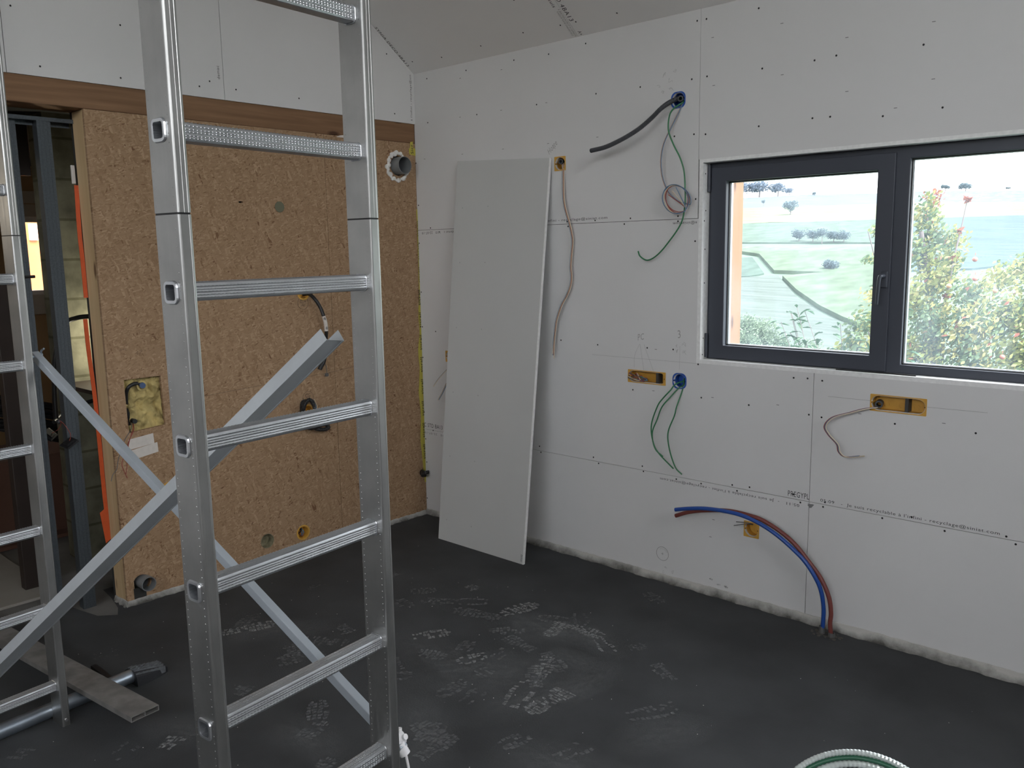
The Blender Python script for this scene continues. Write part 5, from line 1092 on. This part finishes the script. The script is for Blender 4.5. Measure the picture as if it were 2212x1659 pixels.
fcol = dict(); fcol_ = dict(ridge_far=(.20, .24, .30), blue_strip=(.20, .25, .27), yellow=(.28, .32, .19), mid_green=(.15, .21, .17), strip2=(.19, .24, .19), corn1=(.16, .22, .15), small_l=(.13, .19, .16), big_plow=(.16, .20, .18), corn2=(.16, .22, .15), right_green=(.13, .19, .20))  # pale bluish tones put the distance haze into the field colours
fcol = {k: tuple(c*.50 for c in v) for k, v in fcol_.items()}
for k, pts in E['fields'].items():
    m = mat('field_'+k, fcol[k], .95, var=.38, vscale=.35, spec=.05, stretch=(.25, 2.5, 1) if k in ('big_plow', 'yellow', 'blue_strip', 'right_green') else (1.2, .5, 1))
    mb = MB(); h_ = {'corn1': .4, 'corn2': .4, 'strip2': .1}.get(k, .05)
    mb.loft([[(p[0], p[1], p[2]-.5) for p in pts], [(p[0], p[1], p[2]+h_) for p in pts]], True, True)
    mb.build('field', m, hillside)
def leafy(mb, c, r, n, ls, rnd, flat=1.0, shell=.55):
    for _ in range(n):
        d = Vector((rnd.gauss(0,1), rnd.gauss(0,1), rnd.gauss(0,1))).normalized(); rr = r*(shell+(1-shell)*rnd.random())*(rnd.random()**.15)
        p = Vector(c)+Vector((d.x*rr, d.y*rr, d.z*rr*flat)); a = Vector((rnd.gauss(0,1), rnd.gauss(0,1), rnd.gauss(0,1))).normalized(); b_ = a.orthogonal().normalized(); s = ls*rnd.uniform(.6, 1.3)
        q = a.cross(b_)
        mb.add([tuple(p-b_*s), tuple(p+q*s*.45-b_*s*.2), tuple(p+q*s*.5+b_*s*.3), tuple(p+b_*s), tuple(p-q*s*.5+b_*s*.3), tuple(p-q*s*.45-b_*s*.2)], [(0,1,2,3,4,5)])
def leaf_mat(name, col, var=.3, vs=3, tr=.35):
    m = mat(name, col, .55, var=var, vscale=vs, spec=.3)
    nt = m.node_tree; b = nt.nodes['Principled BSDF']; tl = nt.nodes.new('ShaderNodeBsdfTranslucent'); mx = nt.nodes.new('ShaderNodeMixShader'); mx.inputs[0].default_value = tr
    nt.links.new(b.inputs['Base Color'].links[0].from_socket, tl.inputs[0]); nt.links.new(b.outputs[0], mx.inputs[1]); nt.links.new(tl.outputs[0], mx.inputs[2])
    nt.links.new(mx.outputs[0], nt.nodes['Material Output'].inputs[0]); return m
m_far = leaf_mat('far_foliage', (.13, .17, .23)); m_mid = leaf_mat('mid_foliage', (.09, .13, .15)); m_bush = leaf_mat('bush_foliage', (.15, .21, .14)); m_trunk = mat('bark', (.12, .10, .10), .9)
rnd = random.Random(5)
labels = dict(wood='tree of the small wood on the skyline at the left', lone='', hedge='bushy tree in the hedge between the fields', bush='dark round bush at the edge of the corn field')
lone_l = ['lone wide tree standing in the yellow-green field', 'thin bare tree left of the lone wide tree', 'tiny tree on the skyline, middle of the left pane', 'left one of two trees on the skyline behind the right pane', 'wider tree on the skyline behind the right pane', 'low shrub on the skyline at the far right']
hedge_l = ['leftmost pale bushy tree of the hedge between fields', 'second bushy tree of the hedge, beside the pale one', 'pointed middle tree of the hedge between fields', 'fourth bushy tree of the hedge, low and wide', 'rightmost rounded tree of the hedge between fields']
wood_l = ['leftmost and tallest tree of the skyline wood', 'second tree of the skyline wood', 'third tree of the skyline wood, lower', 'rightmost lowest tree of the skyline wood']
for k, lst in E['trees'].items():
    for i, (x, y, z, h_, w_) in enumerate(lst):
        lb = {'wood': wood_l, 'lone': lone_l, 'hedge': hedge_l}.get(k, [labels.get(k)]*9)[i]
        t = tag(empty('tree' if k != 'bush' else 'bush', (x, y, z)), lb, 'tree' if k != 'bush' else 'bush', {'wood': 'trees of the skyline wood', 'hedge': 'hedge trees between the fields'}.get(k))
        mb = MB(); nb_ = 5 if i != 1 or k != 'lone' else 2
        for j in range(nb_+2):
            aa = 2*PI*j/(nb_+2); leafy(mb, (math.cos(aa)*.24*w_*(j > 0), math.sin(aa)*.24*w_*(j > 0), h_*(.50+.22*rnd.random())), min(w_, h_*1.1)*(.30 if k != 'lone' else .26), 170, w_*.042, rnd)
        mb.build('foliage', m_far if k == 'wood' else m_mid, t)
        mb = MB(); mb.tube([(0,0,-.5), (w_*.02, 0, h_*.35), (0, 0, h_*.75)], lambda q: w_*.035*(1-.7*q), 7); mb.build('trunk', m_trunk, t)
bl = ['tall rounded grey-green bush at the lower left of the left pane', 'left part bush, cropped by the wooden post outside', 'lower bush right of the tall rounded one', 'small low bush at the bottom middle of the left pane']
for i, (x, y, z, r_) in enumerate(E['bushes']):
    r_ *= 1.35
    t = tag(empty('bush', (x, y, -4.2)), bl[i], 'bush', 'bushes below the house')
    mb = MB()
    for j in range(9): leafy(mb, (rnd.uniform(-.4, .4)*r_, rnd.uniform(-.4, .4)*r_, z+4.2+rnd.uniform(-.6, .45)*r_), r_*.5, 420, .035, rnd)
    mb.build('foliage', m_bush, t)
    mb = MB(); mb.tube([(0,0,-.6), (.02, 0, 1), (0, 0, z+4.2)], lambda q: .09*(1-.6*q), 8); mb.build('trunk', m_trunk, t)
# yellowing pear tree close to the window
LV = E['leaves']; base = Vector((LV[11][0], LV[11][1]+.4, -3.2))
t = tag(empty('pear_tree', tuple(base)), 'leafy fruit tree with yellow-green leaves and red tips outside the right pane', 'tree')
mats_ = [leaf_mat('leaf_yellow_green', (.27, .31, .10), .5, 9, .4), leaf_mat('leaf_gold', (.38, .36, .13), .4, 9, .4), leaf_mat('leaf_green', (.12, .19, .09), .5, 9, .35), leaf_mat('leaf_red', (.36, .13, .09), .4, 9, .4)]
mb = MB()
for i, (x, y, z, r_) in enumerate(LV):
    n_ = int(520*(r_/.2)**2); 
    for kk, fr_ in ((0, .42), (1, .22), (2, .345), (3, .012)):
        mb.cur = kk
        if i in (0,): fr_ = (.1, .2, .1, .6)[kk]
        leafy(mb, tuple(Vector((x, y+rnd.uniform(-.1, .25), z))-base), r_*1.02, int(n_*fr_), .023, rnd, 1.0, .25)
for (x, y, z) in E['twig']+[E['leaves'][4][:3], E['twig'][-1]]:
    mb.cur = 3; leafy(mb, tuple(Vector((x, y, z))-base), .035, 12, .024, rnd)
mb.build('foliage', mats_, t)
mb = MB(); mb.tube([(0,0,-.2), (.05, 0, 1.6), (0, 0, 3.4), tuple(Vector(LV[2][:3])-base)], lambda q: .10*(1-.85*q)+.004, 9)
for i in (0, 3, 5, 8, 9, 12, 15, 17, 19, 21): 
    mb.tube([(0, 0, 2.2+.1*i), tuple((Vector(LV[i][:3])-base)*.5+Vector((0, 0, 1.4))), tuple(Vector(LV[i][:3])-base)], lambda q: .02*(1-.8*q), 6)
mb.tube([tuple(Vector(q)-base) for q in E['twig']], lambda q: .010*(1-.6*q), 6)
mb.build('branch', m_trunk, t)
for i, q in enumerate(E['apples'][:5]):
    bm = bmesh.new(); bmesh.ops.create_uvsphere(bm, u_segments=14, v_segments=10, radius=.021); bm.verts.index_update()
    mb = MB(); mb.add([(v.co.x, v.co.y, v.co.z*(.92 if v.co.z > 0 else 1)) for v in bm.verts], [[v.index for v in f.verts] for f in bm.faces]); bm.free()
    mb.cyl((0, 0, .030), (0.1, 0, 1), .003, .02, 6)
    o = mb.build('fruit', mat('fruit_red', (.40, .13, .09) if i % 2 == 0 else (.42, .24, .12), .35), t, smooth=True); o.location = Vector(q)-base
# second plant with long dark leaves
P0 = E['leaves'][19]; rr0 = Vector((P0[0]-.25, P0[1]-.5, P0[2]-.1)); b2 = Vector((rr0.x, rr0.y, -3.2))
t2 = tag(empty('laurel_shrub', tuple(b2)), 'shrub with long dark green leaves outside, between the two panes', 'shrub')
mb = MB(); mb2 = MB(); rnd = random.Random(21)
for s in range(24):
    tip = rr0+Vector((rnd.uniform(-.35, .85), rnd.uniform(-.2, .3), rnd.uniform(-.25, .32))); root_ = rr0+Vector((rnd.uniform(-.05, .4), 0, -.8))
    for k in range(9):
        p = root_.lerp(tip, .45+.55*k/8); dr = Vector((rnd.uniform(-1, 1), rnd.uniform(-.6, .6), rnd.uniform(-.1, .5))).normalized(); sd = dr.cross(Vector((0, 0, 1))).normalized(); Ll = rnd.uniform(.10, .15)
        c0 = p-b2; mid = c0+dr*Ll*.55+Vector((0, 0, .012)); end = c0+dr*Ll
        m1 = c0+dr*Ll*.3+Vector((0, 0, .012)); m2 = c0+dr*Ll*.7+Vector((0, 0, .006)); end = end-Vector((0, 0, .02)); mb.add([tuple(c0), tuple(m1+sd*.017), tuple(m2+sd*.015), tuple(end), tuple(m2-sd*.015), tuple(m1-sd*.017)], [(0,1,2,3,4,5)])
    mb2.tube([tuple(root_-b2), tuple(tip-b2)], .0025, 5, smooth=False)
mb.build('foliage', leaf_mat('laurel_leaf', (.06, .13, .07), .4, 6, .25), t2)
mb2.tube([(0, 0, -.2), (0, 0, 1.5), tuple(rr0+Vector((0, 0, -.8))-b2)], .02, 6); mb2.build('stem', m_trunk, t2)
# timber post of the porch outside
mb = MB(); mb.bbox(1.55, 1.672, .70, .82, -3.2, 2.9, .004)
tag(mb.build('porch_post', M['post']), 'sunlit orange timber post outside, behind the left edge of the window', 'post')
